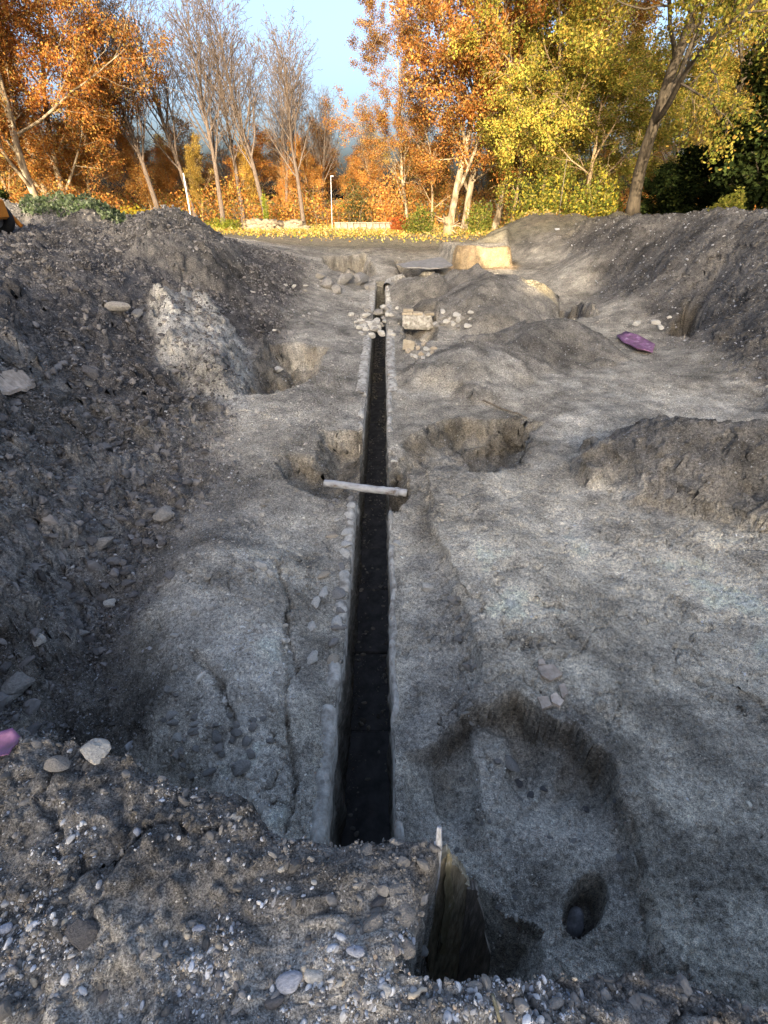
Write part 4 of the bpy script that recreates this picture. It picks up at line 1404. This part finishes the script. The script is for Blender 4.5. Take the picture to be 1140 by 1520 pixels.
# ------------------------------------------------------------------ brick pier
px_, py_ = at(620, 478, .0)
pier = empty('brick_pier', (px_, py_, -.1), -.08)
tag(pier, 'low broken pier of pale bricks right of the channel', 'brick pier')
bv, bf = box_mesh(.95, .5, .42, .05, .02, 3)
o = pyd('mortar_core', bv, bf, M['mortar'], pier); o.location = (0, .1, .12)
bm_ = [mesh_pyd('brick', *box_mesh(.30, .24, .075, .012, .006, s), M['brick']) for s in range(4)]
rs = np.random.default_rng(21)
for row, (zz, cnt) in enumerate(((.36, 3), (.437, 1))):
    for i in range(cnt):
        o = bpy.data.objects.new('brick', bm_[int(rs.integers(0, 4))])
        o.location = (-.32 + i * .32 + rs.uniform(-.02, .02) + (row == 1) * .03, -.02 + rs.uniform(-.03, .03) + row * .04, zz)
        o.rotation_euler = (rs.normal(0, .03), rs.normal(0, .03), rs.normal(0, .1))
        link(o, pier)
o = bpy.data.objects.new('brick', bm_[0]); link(o)
p_, t_ = hit(606, 520); o.location = p_ + np.array([0, 0, .12]); o.rotation_euler = (1.3, .2, .3)
tag(o, 'single brick standing on edge in front of the brick pier', 'brick')
print('channel and finds done')


# ------------------------------------------------------------------ trees
def norm(v):
    return v / (math.sqrt(v[0] ** 2 + v[1] ** 2 + v[2] ** 2) + 1e-9)


def grow(seed, H, r0, levels, nchild, ang, ratio, wander, trop, f0, taper=.25, seglen=(1.2, .9, .6, .5, .4), lean=(0, 0), shape=None):
    rng = np.random.default_rng(seed)
    out = []

    def rec(p, d, L, r, lev, start):
        n_ = max(3, int(L / seglen[lev]))
        pts = [p]; rad = [r]
        for i in range(n_):
            d = norm(d + rng.normal(0, wander[lev], 3) + np.array([0, 0, trop[lev]]))
            p = p + d * (L / n_)
            pts.append(p); rad.append(r * (1 - (1 - taper) * (i + 1) / n_))
        pts = np.array(pts)
        out.append((pts, np.array(rad), lev))
        if lev + 1 < levels:
            k = nchild[lev]
            k = max(2, int(k * (1 if lev == 0 else min(1.3, L / (H * .25)))))
            az = rng.uniform(0, 6.28)
            for c in range(k):
                f = f0[lev] + (1 - f0[lev]) * (c + rng.random()) / k
                f = min(f, .99)
                g = f * n_; i = int(g); pos = pts[i] * (1 - (g - i)) + pts[min(i + 1, n_)] * (g - i)
                dd = norm(pts[min(i + 1, n_)] - pts[i])
                az += 2.4 + rng.normal(0, .4)
                a_ = np.cross(dd, [.3, .2, .9]); a_ = norm(a_); b_ = np.cross(dd, a_)
                th = ang[lev] * rng.uniform(.75, 1.25)
                nd_ = norm(dd * math.cos(th) + (a_ * math.cos(az) + b_ * math.sin(az)) * math.sin(th))
                sh_ = shape(f) if (shape and lev == 0) else (1.0 - .45 * f)
                rr_ = r * (1 - (1 - taper) * f)
                rec(pos, nd_, L * ratio[lev] * sh_ * rng.uniform(.75, 1.2), rr_ * rng.uniform(.42, .62), lev + 1, f)
    rec(np.zeros(3), norm(np.array([lean[0], lean[1], 1.0])), H, r0, 0, 0)
    return out


SIDES = (9, 6, 4, 3, 3)


def wood_mesh(name, br, mat, minr=.012):
    Vs, Fs = [], []; off = 0
    for pts, rad, lev in br:
        rad = np.maximum(rad, minr)
        if lev == 0:
            rad = rad.copy(); rad[0] *= 1.35
        v, f = tube(pts, rad, SIDES[lev])
        Vs.append(v); Fs.append(f + off); off += len(v)
    return make_mesh(name, np.concatenate(Vs), np.concatenate(Fs), mat)


def leaf_mesh(name, br, seed, count, size, spread, palette, weights, levmin=2, droop=0.0, zmin=0.0, clump=.6, skip=.0):
    rng = np.random.default_rng(seed)
    A = []
    for pts, rad, lev in br:
        if lev >= levmin:
            A.append(pts[1:] if lev > levmin else pts[len(pts) // 2:])
    A = np.concatenate(A)
    A = A[A[:, 2] > zmin]
    if skip:
        k = vnoise(A[:, 0] * .35 + 9, A[:, 2] * .35 + A[:, 1] * .3, seed) + .5
        A = A[k > skip]
    hub = A[rng.integers(0, len(A), max(200, count // 14))]
    C = hub[rng.integers(0, len(hub), count)]
    C = C + rng.normal(0, spread, (count, 3)) * np.array([1, 1, .8])
    C[:, 2] -= droop * rng.random(count)
    R = rand_rot(count, rng)
    s = size * rng.uniform(.6, 1.35, count)
    base = np.array([[-.5, 0, 0], [0, -.34, .10], [.55, 0, 0], [0, .34, .10]])
    Vv = np.einsum('nij,mj->nmi', R, base) * s[:, None, None] + C[:, None]
    Fv = np.arange(count * 4).reshape(count, 4)
    pal = np.array(palette)
    pick = rng.choice(len(pal), count, p=weights)
    cn = fbm(C[:, 0] * .45 + C[:, 1] * .3, C[:, 2] * .45, 2, seed + 3)
    col = pal[pick] * (1 + clump * cn)[:, None] * rng.uniform(.7, 1.25, (count, 1))
    return make_mesh(name, Vv.reshape(-1, 3), Fv, M['leaf'], np.repeat(np.clip(col, .005, .7), 4, axis=0), False)


ORANGE = [(.42, .19, .05), (.33, .135, .04), (.47, .26, .07), (.21, .10, .04), (.36, .28, .08)]
RUST = [(.52, .23, .06), (.44, .18, .045), (.58, .32, .08), (.50, .34, .10), (.36, .19, .07)]
OCHRE = [(.56, .37, .08), (.50, .29, .06), (.60, .42, .12), (.42, .30, .09), (.44, .36, .08)]
OLIVE = [(.34, .29, .06), (.23, .24, .045), (.42, .32, .07), (.15, .18, .035), (.42, .26, .06)]
EVER = [(.022, .035, .012), (.035, .05, .016), (.05, .07, .02), (.015, .022, .009), (.10, .11, .025)]
W5 = [.28, .24, .2, .16, .12]
pshape = lambda f: 1.15 - .75 * abs(f - .45)
KINDS = {}


def kind(name, br, bark, leaf=None):
    KINDS.setdefault(name, []).append((wood_mesh('trunk', br, M[bark], .015 if name == 'bare' else .012), leaf))


for s in range(3):
    br = grow(100 + s, 21, .26, 4, (17, 9, 5), (.75, .75, .8), (.40, .45, .5), (.05, .10, .14, .18), (.02, .05, .03, -.02), (.09, .2, .2), .2, lean=((-.12, .10, .02)[s], 0), shape=pshape)
    kind('plane', br, 'bark_plane', leaf_mesh('crown', br, 110 + s, 56000, .15, .27, ORANGE, W5, 1, .3, .8, .9, .36))
for s in range(3):
    br = grow(200 + s, 19, .24, 5, (26, 10, 6, 4), (.46, .55, .65, .7), (.46, .46, .5, .55), (.03, .06, .09, .12, .15), (.02, .09, .07, .05, .03), (.3, .2, .2, .2), .12, lean=((-.10, .0, .08)[s], 0), shape=lambda f: 1.25 - .9 * f)
    kind('bare', br, 'bark_twig', None)
for s in range(4):
    br = grow(300 + s, 12, .13, 4, (16, 8, 5), (.6, .65, .7), (.36, .42, .45), (.05, .08, .12, .15), (.03, .07, .05, .03), (.15, .2, .2), .15, lean=((-.12, .06, .1, -.05)[s], 0), shape=lambda f: 1.2 - .7 * f)
    kind('slender', br, 'bark_brown', leaf_mesh('crown', br, 310 + s, 13000, .14, .26, (RUST, OCHRE, RUST, ORANGE)[s], W5, 2, .2, .8, .8, .3))
for s in range(2):
    br = grow(400 + s, 13, .36, 5, (8, 8, 6, 4), (.78, .8, .7, .7), (.78, .5, .45, .45), (.09, .12, .14, .16, .18), (.0, .05, .01, -.05, -.1), (.30, .25, .2, .2), .30, lean=((-.13, -.1)[s], 0), shape=lambda f: 1.2 - .5 * f)
    kind('spreading', br, 'bark_dark', leaf_mesh('crown', br, 410 + s, 52000, .14, .27, OLIVE, W5, 3, .7, 1.0, .9, .50))
for s in range(2):
    br = grow(500 + s, 7, .22, 4, (22, 8, 5), (1.0, .7, .7), (.48, .4, .4), (.04, .1, .12, .15), (.0, .03, .0, -.02), (.04, .2, .2), .2, shape=lambda f: 1.15 - .7 * f)
    kind('evergreen', br, 'bark_dark', leaf_mesh('crown', br, 510 + s, 20000, .24, .25, EVER, [.3, .3, .2, .12, .08], 2, .1, .05, .8, .05))
for s in range(2):
    br = grow(600 + s, 13, .2, 5, (12, 8, 6, 3), (.8, .7, .7, .6), (.5, .45, .5, .6), (.07, .1, .12, .1, .08), (.0, .02, -.08, -.2, -.25), (.2, .2, .2, .2), .2, shape=lambda f: 1.2 - .6 * f)
    kind('weeping', br, 'bark_brown', leaf_mesh('crown', br, 610 + s, 40000, .14, .26, (OLIVE, OCHRE)[s], W5, 3, .5, .6, .9, .33))
print('tree kinds done')
TNAME = {'plane': 'plane_tree', 'bare': 'bare_tree', 'slender': 'slender_tree', 'spreading': 'spreading_tree', 'evergreen': 'evergreen_tree', 'weeping': 'drooping_tree'}


def tree(kd, var, u, y, sc, label, rz=0.0, group='trees beyond the field', wide=1.0, dz=0.0):
    x = (u - 570) / F_PX * y / 1.168
    z = gz(x, y) if y < 76 else .9
    o = empty(TNAME[kd], (x, y, z - .1 + dz), rz)
    o.scale = (sc * wide, sc * wide, sc)
    tag(o, label, 'tree', group)
    wd, lf = KINDS[kd][var]
    link(bpy.data.objects.new('trunk', wd), o)
    if lf:
        link(bpy.data.objects.new('crown', lf), o)
    return o


tree('plane', 0, 70, 40, 1.0, 'tall orange plane tree with pale leaning trunk at the far left', 0)
tree('plane', 2, 104, 45, .92, 'orange plane tree with pale trunk, second from the left', .5)
tree('plane', 1, -60, 42, 1.0, 'orange plane tree cut by the left edge', 2.0)
tree('plane', 0, 10, 52, .95, 'orange plane tree filling the gap behind the far left trunk', 1.2)
tree('slender', 0, 110, 47, .8, 'low rust coloured tree between the two left plane trunks', 0, wide=1.2)
tree('slender', 3, 30, 45, .8, 'low orange tree in front of the far left trunk', 1.0, wide=1.5)
tree('slender', 3, 140, 48, .85, 'low orange tree right of the second plane trunk', 2.0, wide=1.4)
tree('bare', 2, 292, 55, .80, 'tall bare tree behind the slanting white pole', 4.4, wide=1.3)
tree('bare', 0, 362, 56, .82, 'tall bare tree between the two middle bare trees', 5.2, wide=1.2)
tree('bare', 1, 208, 56, .84, 'bare tree showing above the orange leaves at the left', 3.4, wide=1.3)
tree('bare', 0, 478, 60, .52, 'short thin bare tree left of the lamp pole', 2.4, wide=1.2)
tree('bare', 2, 425, 58, .7, 'slim bare tree behind the two right bare trees', 1.4, wide=1.2)
tree('slender', 3, 640, 50, .7, 'low orange tree left of the tall plane stems', 4.0, wide=1.4)
tree('slender', 3, 85, 54, .9, 'orange tree behind the second plane trunk', 5.0, wide=1.5)
tree('bare', 0, 240, 50, .76,  'bare tree leaning left, leftmost of the tall bare trees', 0, wide=1.35)
tree('bare', 1, 330, 52, .76,  'tall bare tree left of the ivy footed one', 1.0, wide=1.35)
tree('bare', 2, 398, 52, .75,  'tall bare tree with ivy green at its foot', 3.3, wide=1.35)
tree('bare', 1, 450, 53, .68,  'slim bare tree, rightmost of the tall bare trees', 2.2, wide=1.35)
tree('slender', 0, 232, 52, .6, 'rust leaved slender tree in front of the leftmost bare tree', .3)
tree('slender', 1, 300, 55, .5, 'ochre leaved slender tree between the bare trees', 1.3)
tree('slender', 2, 265, 58, .52, 'rust leaved slender tree behind the white pole', 2.3)
tree('slender', 1, 365, 57, .48, 'ochre slender tree left of the ivy footed bare tree', 2.9)
tree('slender', 0, 425, 58, .46, 'rust slender tree between the two right bare trees', 3.9)
tree('slender', 2, 470, 58, .55, 'small rust tree left of the lamp pole', 3.1, wide=1.2)
tree('plane', 1, 668, 46, 1.12, 'tall orange plane tree with several pale stems right of the sky gap', .4)
tree('plane', 2, 690, 48, 1.1, 'orange plane tree with grey stem beside the multi stemmed one', 4.2)
tree('plane', 0, 735, 47, 1.05, 'pale trunked plane tree leaning right behind the pointed mound', 3.0)
tree('plane', 1, 605, 56, .68, 'lower orange plane tree at the edge of the sky gap', 3.6)
tree('slender', 0, 560, 60, .55, 'small rust tree above the white wall', 5.0, wide=1.3)
tree('slender', 2, 520, 64, .5, 'small brown tree in the sky gap', 1.0, wide=1.2)
tree('weeping', 0, 800, 40, .98, 'yellow green drooping tree behind the pointed mound', .3)
tree('weeping', 0, 760, 44, .8, 'lower yellow green drooping tree left of the big spreading tree', 2.6)
tree('spreading', 0, 938, 33, 1.02, 'big spreading tree with dark limbs and yellow green leaves', 0)
tree('weeping', 0, 868, 37, .62, 'low yellow green drooping tree left of the big dark limbed trunk', 4.4, wide=1.4)
tree('weeping', 0, 985, 38, .6, 'low yellow green drooping tree right of the big dark limbed trunk', 5.4, wide=1.3)
tree('plane', 1, 84, 46, 1.0, 'orange plane tree between the two pale left trunks', 5.5)
tree('spreading', 1, 1010, 42, 1.0, 'olive leaved spreading tree behind the dark limbed one', 2.2)
tree('weeping', 1, 1085, 40, 1.0, 'ochre drooping tree behind the dark evergreen', 1.1)
tree('weeping', 1, 880, 47, 1.15, 'ochre drooping tree behind the big spreading tree', 2.7)
tree('evergreen', 0, 1105, 27, .86, 'dark evergreen tree at the right edge', 0, wide=1.1)
tree('evergreen', 1, 1195, 26, 1.0, 'dark evergreen cut by the right edge', 1.0)
tree('evergreen', 1, 1030, 31, .52, 'low dark evergreen shrub left of the tall evergreen', 2.0, wide=1.4)
tree('evergreen', 0, 985, 34, .42, 'smallest dark evergreen shrub beside the big trunk', 3.0, wide=1.5)
tree('evergreen', 0, -10, 33, .36, 'dark evergreen shrub behind the orange machine', 4.0, wide=1.5)
tree('plane', 2, 1180, 50, .9, 'orange plane tree cut by the right edge behind the evergreen', 2.0)
rs = np.random.default_rng(77)
for i in range(38):
    u = -140 + i * 37 + rs.uniform(-14, 14); y = rs.uniform(62, 84)
    gap = 470 < u < 560
    kd, var, sc = ('slender', int(rs.integers(0, 3)), rs.uniform(.55, .75) * (.9 if gap else 1.0))
    if u > 760 and rs.random() < .5:
        kd, var, sc = 'weeping', int(rs.integers(0, 2)), rs.uniform(.8, 1.0)
    tree(kd, var, u, y, sc, 'tree of the brown and ochre wood behind the taller trees' if kd == 'slender' else 'drooping tree of the wood behind the taller trees', rs.uniform(0, 6.28), 'trees of the wood at the back', wide=1.6)
for i in range(8):
    u = 180 + i * 52 + rs.uniform(-10, 10)
    tree('bare', int(rs.integers(0, 3)), u, rs.uniform(66, 80), rs.uniform(.42, .6), 'thin bare tree of the wood behind the taller bare trees', rs.uniform(0, 6.28), 'bare trees of the wood at the back')


# undergrowth, ivy, bushes: loose leaf masses
def leaf_cloud(C, size, palette, weights, seed):
    rng = np.random.default_rng(seed)
    n_ = len(C)
    R = rand_rot(n_, rng); s = size * rng.uniform(.6, 1.4, n_)
    base = np.array([[-.5, 0, 0], [0, -.34, .1], [.55, 0, 0], [0, .34, .1]])
    Vv = np.einsum('nij,mj->nmi', R, base) * s[:, None, None] + C[:, None]
    col = np.array(palette)[rng.choice(len(palette), n_, p=weights)] * rng.uniform(.7, 1.25, (n_, 1))
    return Vv.reshape(-1, 3), np.arange(n_ * 4).reshape(n_, 4), np.repeat(col, 4, axis=0)


rng = np.random.default_rng(88)
n = 80000
x = rng.uniform(-48, 48, n); y = 55 + rng.gamma(2.0, 3.0, n) - np.abs(x) * .12
hh = (1.6 + 2.4 * (fbm(x * .35, y * .2, 3, 700) + .5)) * (1 - .35 * ((x > -6) & (x < 2)))
zz = rng.random(n) ** .8 * hh
C = np.column_stack([x, y, .9 + zz])
v_, f_, c_ = leaf_cloud(C, .19, RUST + OLIVE[1:4], [.2, .18, .16, .14, .12, .08, .07, .05], 5)
tag(mesh_obj('undergrowth', v_, f_, M['leaf'], None, c_, False), 'brown and rust undergrowth along the foot of the wood', 'undergrowth', kind='stuff')

# dry grass and leaf litter standing on the field
n = 62000
y = rng.uniform(32, 58, n); x = rng.uniform(-30, 32, n)
k = fbm(x * .35, y * .8, 3, 231)
ok = (rng.random(n) < np.clip(.55 + 1.2 * k, .12, 1)) & (rng.random(n) < sstep(31, 37, y))
x, y = x[ok], y[ok]
C = np.column_stack([x, y, height(x, y, False) + rng.random(len(x)) ** 1.5 * .24 + .01])
v_, f_, c_ = leaf_cloud(C, .13, [(.50, .36, .10), (.42, .38, .08), (.55, .42, .20), (.46, .24, .06), (.30, .32, .06)], [.26, .22, .22, .15, .15], 15)
tag(mesh_obj('grass', v_, f_, M['leaf'], None, c_, False), 'dry yellow grass and leaf litter on the sunlit field', 'grass', kind='stuff')

# creeper on the left earth bank
n = 5200
x = rng.uniform(-15.6, -10.2, n); y = rng.uniform(21.9, 26.5, n)
dd = np.hypot((x + 13.0) / 2.6, (y - 24.4) / 1.9) + .4 * fbm(x * .9, y * .9, 3, 705)
ok = dd < .92
x, y = x[ok], y[ok]
C = np.column_stack([x, y, height(x, y) + rng.random(len(x)) * .28])
v_, f_, c_ = leaf_cloud(C, .15, [(.13, .17, .10), (.09, .12, .06), (.20, .24, .16), (.06, .09, .04)], [.35, .3, .2, .15], 6)
tag(mesh_obj('creeper', v_, f_, M['leaf'], None, c_, False), 'grey green creeper spilling over the left earth bank', 'plant')


def bush(u, v, y, wpx, hpx, palette, label, n=1500, size=.16, seed=0, cat='bush'):
    x0, _, _ = at_y(u, v, y)
    z0 = gz(x0, y)
    t_ = y / 1.168
    w_ = wpx * t_ / F_PX / 2; h_ = hpx * t_ / F_PX
    rng = np.random.default_rng(seed)
    d_ = rng.normal(size=(n, 3)); d_ /= np.linalg.norm(d_, axis=1)[:, None]
    r_ = rng.random(n) ** .5
    k = 1 + .7 * fbm(d_[:, 0] * 2 + 5, d_[:, 2] * 2 + d_[:, 1], 3, seed)
    C = d_ * (r_ * k)[:, None] * np.array([w_, w_ * .8, h_ * .75]) + np.array([0, 0, h_ * .42])
    C[:, 2] = np.abs(C[:, 2])
    o = empty('bush', (x0, y, z0))
    tag(o, label, cat)
    v_, f_, c_ = leaf_cloud(C, size, palette, [1 / len(palette)] * len(palette), seed)
    mesh_obj('foliage', v_, f_, M['leaf'], o, c_, False)
    Vs, Fs = [], []; off = 0
    for i in range(9):
        a = rng.uniform(0, 6.28); e_ = rng.uniform(.3, .9)
        q_ = np.array([[0, 0, 0], [math.cos(a) * w_ * e_ * .5, math.sin(a) * w_ * e_ * .4, h_ * .45], [math.cos(a) * w_ * e_, math.sin(a) * w_ * e_ * .8, h_ * .8]])
        a1, b1 = tube(q_, [.02, .014, .008], 4); Vs.append(a1); Fs.append(b1 + off); off += len(a1)
    mesh_obj('stems', np.concatenate(Vs), np.concatenate(Fs), M['bark_brown'], o)
    return o


GRN = [(.15, .18, .035), (.22, .23, .045), (.09, .12, .025), (.30, .26, .06)]
bush(622, 350, 42, 52, 30, GRN, 'green bush beside the stump at the edge of the dig', seed=1)
bush(592, 348, 44, 36, 20, [(.40, .10, .03), (.30, .08, .03), (.45, .18, .05)], 'low red leaved bush left of the green bush', 900, seed=2)
bush(710, 350, 40, 40, 34, GRN, 'green bush under the yellow drooping trees', seed=3)
bush(205, 334, 40, 60, 24, [(.50, .36, .03), (.42, .28, .03), (.36, .34, .05)], 'low yellow bush behind the tall spoil peak', 1800, seed=4)
bush(335, 336, 44, 56, 13, [(.24, .26, .03), (.32, .32, .05), (.16, .2, .03)], 'low green weeds on the field behind the spoil', 1500, .12, seed=5)
bush(395, 322, 51.6, 10, 42, [(.16, .2, .03), (.24, .26, .04)], 'ivy clump round the foot of a bare tree', 900, .14, seed=6)
bush(800, 346, 37, 110, 62, GRN + [(.45, .36, .05)], 'wide yellow green bush at the foot of the drooping trees', 4200, .15, seed=21)
bush(880, 336, 35, 90, 52, GRN + [(.45, .36, .05)], 'yellow green bush left of the big dark limbed trunk', 3600, .15, seed=22)
bush(100, 322, 39, 90, 46, ORANGE, 'orange leaved bush between the left plane trunks', 3000, .15, seed=23)
bush(30, 318, 41, 80, 50, ORANGE, 'orange leaved bush at the far left behind the machine', 3000, .15, seed=24)
bush(160, 322, 42, 60, 40, ORANGE, 'orange leaved bush left of the yellow bush', 2200, .15, seed=25)
bush(1080, 322, 22, 46, 26, [(.30, .30, .05), (.2, .22, .04), (.38, .34, .07)], 'yellow green bush on the crest of the right bank', 900, .12, seed=7)
bush(575, 318, 52, 60, 60, RUST, 'tall rust brown bush above the white wall', 1800, .2, seed=8)
bush(530, 318, 56, 54, 46, [(.10, .11, .04), (.16, .13, .05), (.08, .08, .03)], 'dark olive bush right of the lamp pole', 1500, .2, seed=9)

# stump with torn roots at the edge of the dig
sx_, sy_, _ = at_y(664, 350, 40)
sz_ = gz(sx_, sy_)
stump = empty('tree_stump', (sx_, sy_, sz_)); tag(stump, 'torn pale tree stump with roots in front of the orange trees', 'stump')
rng = np.random.default_rng(66)
tube_obj('bole', [(0, 0, -.1), (.05, 0, .5), (-.02, .05, 1.1)], [.42, .36, .27], M['bark_brown'], 10, stump)
for i in range(14):
    a = rng.uniform(0, 6.28); l_ = rng.uniform(.6, 1.4)
    q_ = [(0, 0, .4)]
    d_ = np.array([math.cos(a), math.sin(a), rng.uniform(-.2, 1.0)])
    p_ = np.array([0, 0, .5])
    for k in range(4):
        d_ = norm(d_ + rng.normal(0, .3, 3)); p_ = p_ + d_ * l_ / 4; q_.append(tuple(p_))
    tube_obj('root', q_, np.linspace(.10, .02, 5), M['bark_plane'] if i % 2 else M['bark_brown'], 5, stump)
# pale spoil on the lit field
for i, (u, v, w, hgt) in enumerate([(395, 345, 70, 14), (430, 346, 50, 10), (372, 343, 40, 8)]):
    x0, y0, _ = at_y(u, v, 44 + i)
    t_ = y0 / 1.168
    bv, bf = rock_shape(4, 900 + i, 0, .3)
    bv = bv * (1 + .5 * fbm(bv[:, 0] * 9 + i, bv[:, 1] * 9 + bv[:, 2] * 7, 4, 33) + .35 * fbm(bv[:, 0] * 31 + i, bv[:, 1] * 31 + bv[:, 2] * 27, 3, 35))[:, None]
    o = mesh_obj('rubble_heap', bv, bf, M['stone'], None, np.tile([.26, .21, .14], (len(bv), 1)))
    s_ = w * t_ / F_PX
    o.location = (x0, y0, gz(x0, y0)); o.scale = (s_, s_ * .6, hgt * t_ / F_PX * 1.5)
    tag(o, ['largest pale rubble heap on the sunlit field', 'right hand pale rubble heap on the sunlit field', 'small pale rubble heap left on the sunlit field'][i], 'rubble heap', 'pale heaps on the field')

# low white wall and wire fence
wx0, wy, _ = at_y(497, 342, 48); wx1 = at_y(582, 342, 48)[0]
wl_ = empty('low_wall', ((wx0 + wx1) / 2, wy, gz((wx0 + wx1) / 2, wy)))
tag(wl_, 'low white wall across the far end of the field', 'wall')
pw_ = (wx1 - wx0) / 9
pm_ = mesh_pyd('panel', *box_mesh(pw_ - .05, .22, .62, .02, .008, 1), M['white_wall'])
for i in range(9):
    o = link(bpy.data.objects.new('panel', pm_), wl_); o.location = (wx0 + (i + .5) * pw_ - (wx0 + wx1) / 2, random.uniform(-.02, .02), .2 + random.uniform(-.02, .02))
bv, bf = box_mesh(wx1 - wx0 + .08, .32, .07, .015, .004, 2); o = pyd('coping', bv, bf, M['white_wall'], wl_); o.location = (0, 0, .545)
fx0 = at_y(470, 330, 52)[0]; fx1 = at_y(600, 330, 52)[0]
fen = empty('wire_fence', ((fx0 + fx1) / 2, 52, gz(0, 52))); tag(fen, 'thin wire fence behind the low white wall', 'fence')
for i in range(9):
    t_ = i / 8
    tube_obj('post', [(fx0 + (fx1 - fx0) * t_ - (fx0 + fx1) / 2, 0, -.1), (fx0 + (fx1 - fx0) * t_ - (fx0 + fx1) / 2, 0, 1.35)], .03, M['bark_dark'], 6, fen)
for zz in (.4, .8, 1.25):
    tube_obj('wire', [((fx0 - fx1) / 2, .0, zz), (0, .0, zz - .03), ((fx1 - fx0) / 2, 0, zz)], .008, M['bark_dark'], 4, fen)


# poles
def pole(u0, v0, u1, v1, y, r, label, head=False, name='pole', mat='metal_pole'):
    a = np.array(at_y(u0, v0, y)); b = np.array(at_y(u1, v1, y))
    a[2] = gz(a[0], a[1]) - .1
    o = empty(name, tuple(a)); tag(o, label, 'pole')
    tube_obj('shaft', [(0, 0, 0), tuple((b - a) * .5), tuple(b - a)], [r, r * .9, r * .7], M[mat], 8, o)
    d_ = b - a
    if head:
        bv, bf = box_mesh(.28, .14, .09, .03, 0, 1); h_ = pyd('lamp_head', bv, bf, M['steel'], o); h_.location = (d_[0] + .1, d_[1] - .05, d_[2] + .02)
    bv, bf = box_mesh(.22, .22, .1, .02, 0, 1); h_ = pyd('base_plate', bv, bf, M['steel'], o); h_.location = (0, 0, .12)
    return o


pole(284, 328, 272, 257, 41, .055, 'slanting white pole in front of the bare trees')
pole(493, 338, 491, 262, 49, .03, 'upright lamp pole in the sky gap', True, 'lamp_pole')
pole(826, 345, 842, 232, 30, .016, 'thin pale rod leaning in front of the yellow green trees', name='rod', mat='stick')

# ------------------------------------------------------------------ orange machine at the left edge
mx, my, mz_ = at_y(2, 350, 16.6)
mz_ = gz(mx, my)
mac = empty('wheeled_loader', (mx - .75, my + 1.2, mz_), math.pi / 2); tag(mac, 'orange wheeled loader with black tyre cut by the left edge', 'loader')


def lathe(prof, n=28):
    an = np.linspace(0, 2 * np.pi, n, endpoint=False)
    V_ = [(y_, r_ * math.cos(a), r_ * math.sin(a)) for r_, y_ in prof for a in an]
    F_ = []
    for k in range(len(prof) - 1):
        for i in range(n):
            j = (i + 1) % n
            F_.append((k * n + i, k * n + j, (k + 1) * n + j, (k + 1) * n + i))
    return V_, F_


for (wx, wy_) in ((0, 0), (0, 1.9), (-1.3, 0), (-1.3, 1.9)):
    wh = empty('wheel', (0, 0, 0)); wh.parent = mac; wh.location = (wx, wy_, .46)
    V_, F_ = lathe([(.26, -.13), (.40, -.15), (.46, -.11), (.47, 0), (.46, .11), (.40, .15), (.26, .13), (.26, -.13)])
    pyd('tyre', V_, F_, M['rubber'], wh, True)
    V_, F_ = lathe([(.02, .05), (.10, .07), (.16, .05), (.25, .11), (.262, .12), (.262, -.12), (.02, -.05)], 20)
    pyd('rim', V_, F_, M['steel'], wh, True)
bv, bf = box_mesh(.95, 2.9, .55, .06, 0, 1); o = pyd('chassis', bv, bf, M['orange'], mac); o.location = (-.65, .9, .72)
bv, bf = box_mesh(.9, 1.1, .6, .08, 0, 1); o = pyd('engine_hood', bv, bf, M['orange'], mac); o.location = (-.65, 1.75, 1.25)
for (cx_, cy_) in ((-1.05, .1), (-.25, .1), (-1.05, 1.1), (-.25, 1.1)):
    bv, bf = box_mesh(.07, .07, 1.2, .015, 0, 1); o = pyd('cab_post', bv, bf, M['rubber'], mac); o.location = (cx_, cy_, 1.6)
bv, bf = box_mesh(1.0, 1.25, .09, .03, 0, 1); o = pyd('cab_roof', bv, bf, M['orange'], mac); o.location = (-.65, .6, 2.24)
bv, bf = box_mesh(.5, .5, .5, .08, 0, 1); o = pyd('seat', bv, bf, M['rubber'], mac); o.location = (-.65, .5, 1.2)
o = tube_obj('lift_arm', [(.22, .6, 1.0), (.25, .25, 1.02), (.28, -.2, .62), (.28, -.5, .22)], [.08, .08, .075, .07], M['orange'], 6, mac)
o = tube_obj('lift_arm', [(-1.5, .6, 1.0), (-1.55, .25, 1.02), (-1.6, -.2, .62), (-1.6, -.5, .22)], [.08, .08, .075, .07], M['orange'], 6, mac)

# ------------------------------------------------------------------ unseen blocks added behind the viewer to shade the dig
def shade_building(x0, x1, y0, y1, h, label):
    o = empty('shade_building', ((x0 + x1) / 2, (y0 + y1) / 2, 1.0)); tag(o, label, 'shade_building', 'unseen shade blocks added behind the viewer')
    w_, d_ = x1 - x0, y1 - y0
    bv, bf = box_mesh(w_, d_, h - 1.5, .05, 0, 1); q_ = pyd('wall', bv, bf, M['plaster'], o); q_.location = (0, 0, (h - 1.5) / 2)
    bv, bf = box_mesh(w_ + .3, d_ + .5, .5, .05, 0, 1); q_ = pyd('roof', bv, bf, M['tile'], o); q_.location = (0, 0, h - 1.25)
    nw = max(1, int(w_ / 4)); me = mesh_pyd('window', *box_mesh(1.3, .12, 1.8, .02, 0, 1), M['glass'])
    for fl in range(int((h - 2) / 3.3)):
        for i in range(nw):
            q_ = bpy.data.objects.new('window', me); link(q_, o)
            q_.location = (-w_ / 2 + (i + .5) * w_ / nw, d_ / 2 + .03, 2.0 + fl * 3.3)


shade_building(-62, -.6, -40, -28, 10.4, 'unseen left block added behind the viewer to shade the dig')
shade_building(-.6, 1.5, -38, -29, 7.9, 'unseen low link added between the shade blocks, leaving a gap for sun')
shade_building(1.5, 60, -40, -28, 12.2, 'unseen right block added behind the viewer to shade the dig')
print('objects', len(bpy.data.objects), 'tris', sum(len(me.polygons) * (2 if len(me.polygons) and me.polygons[0].loop_total == 4 else 1) for me in bpy.data.meshes))
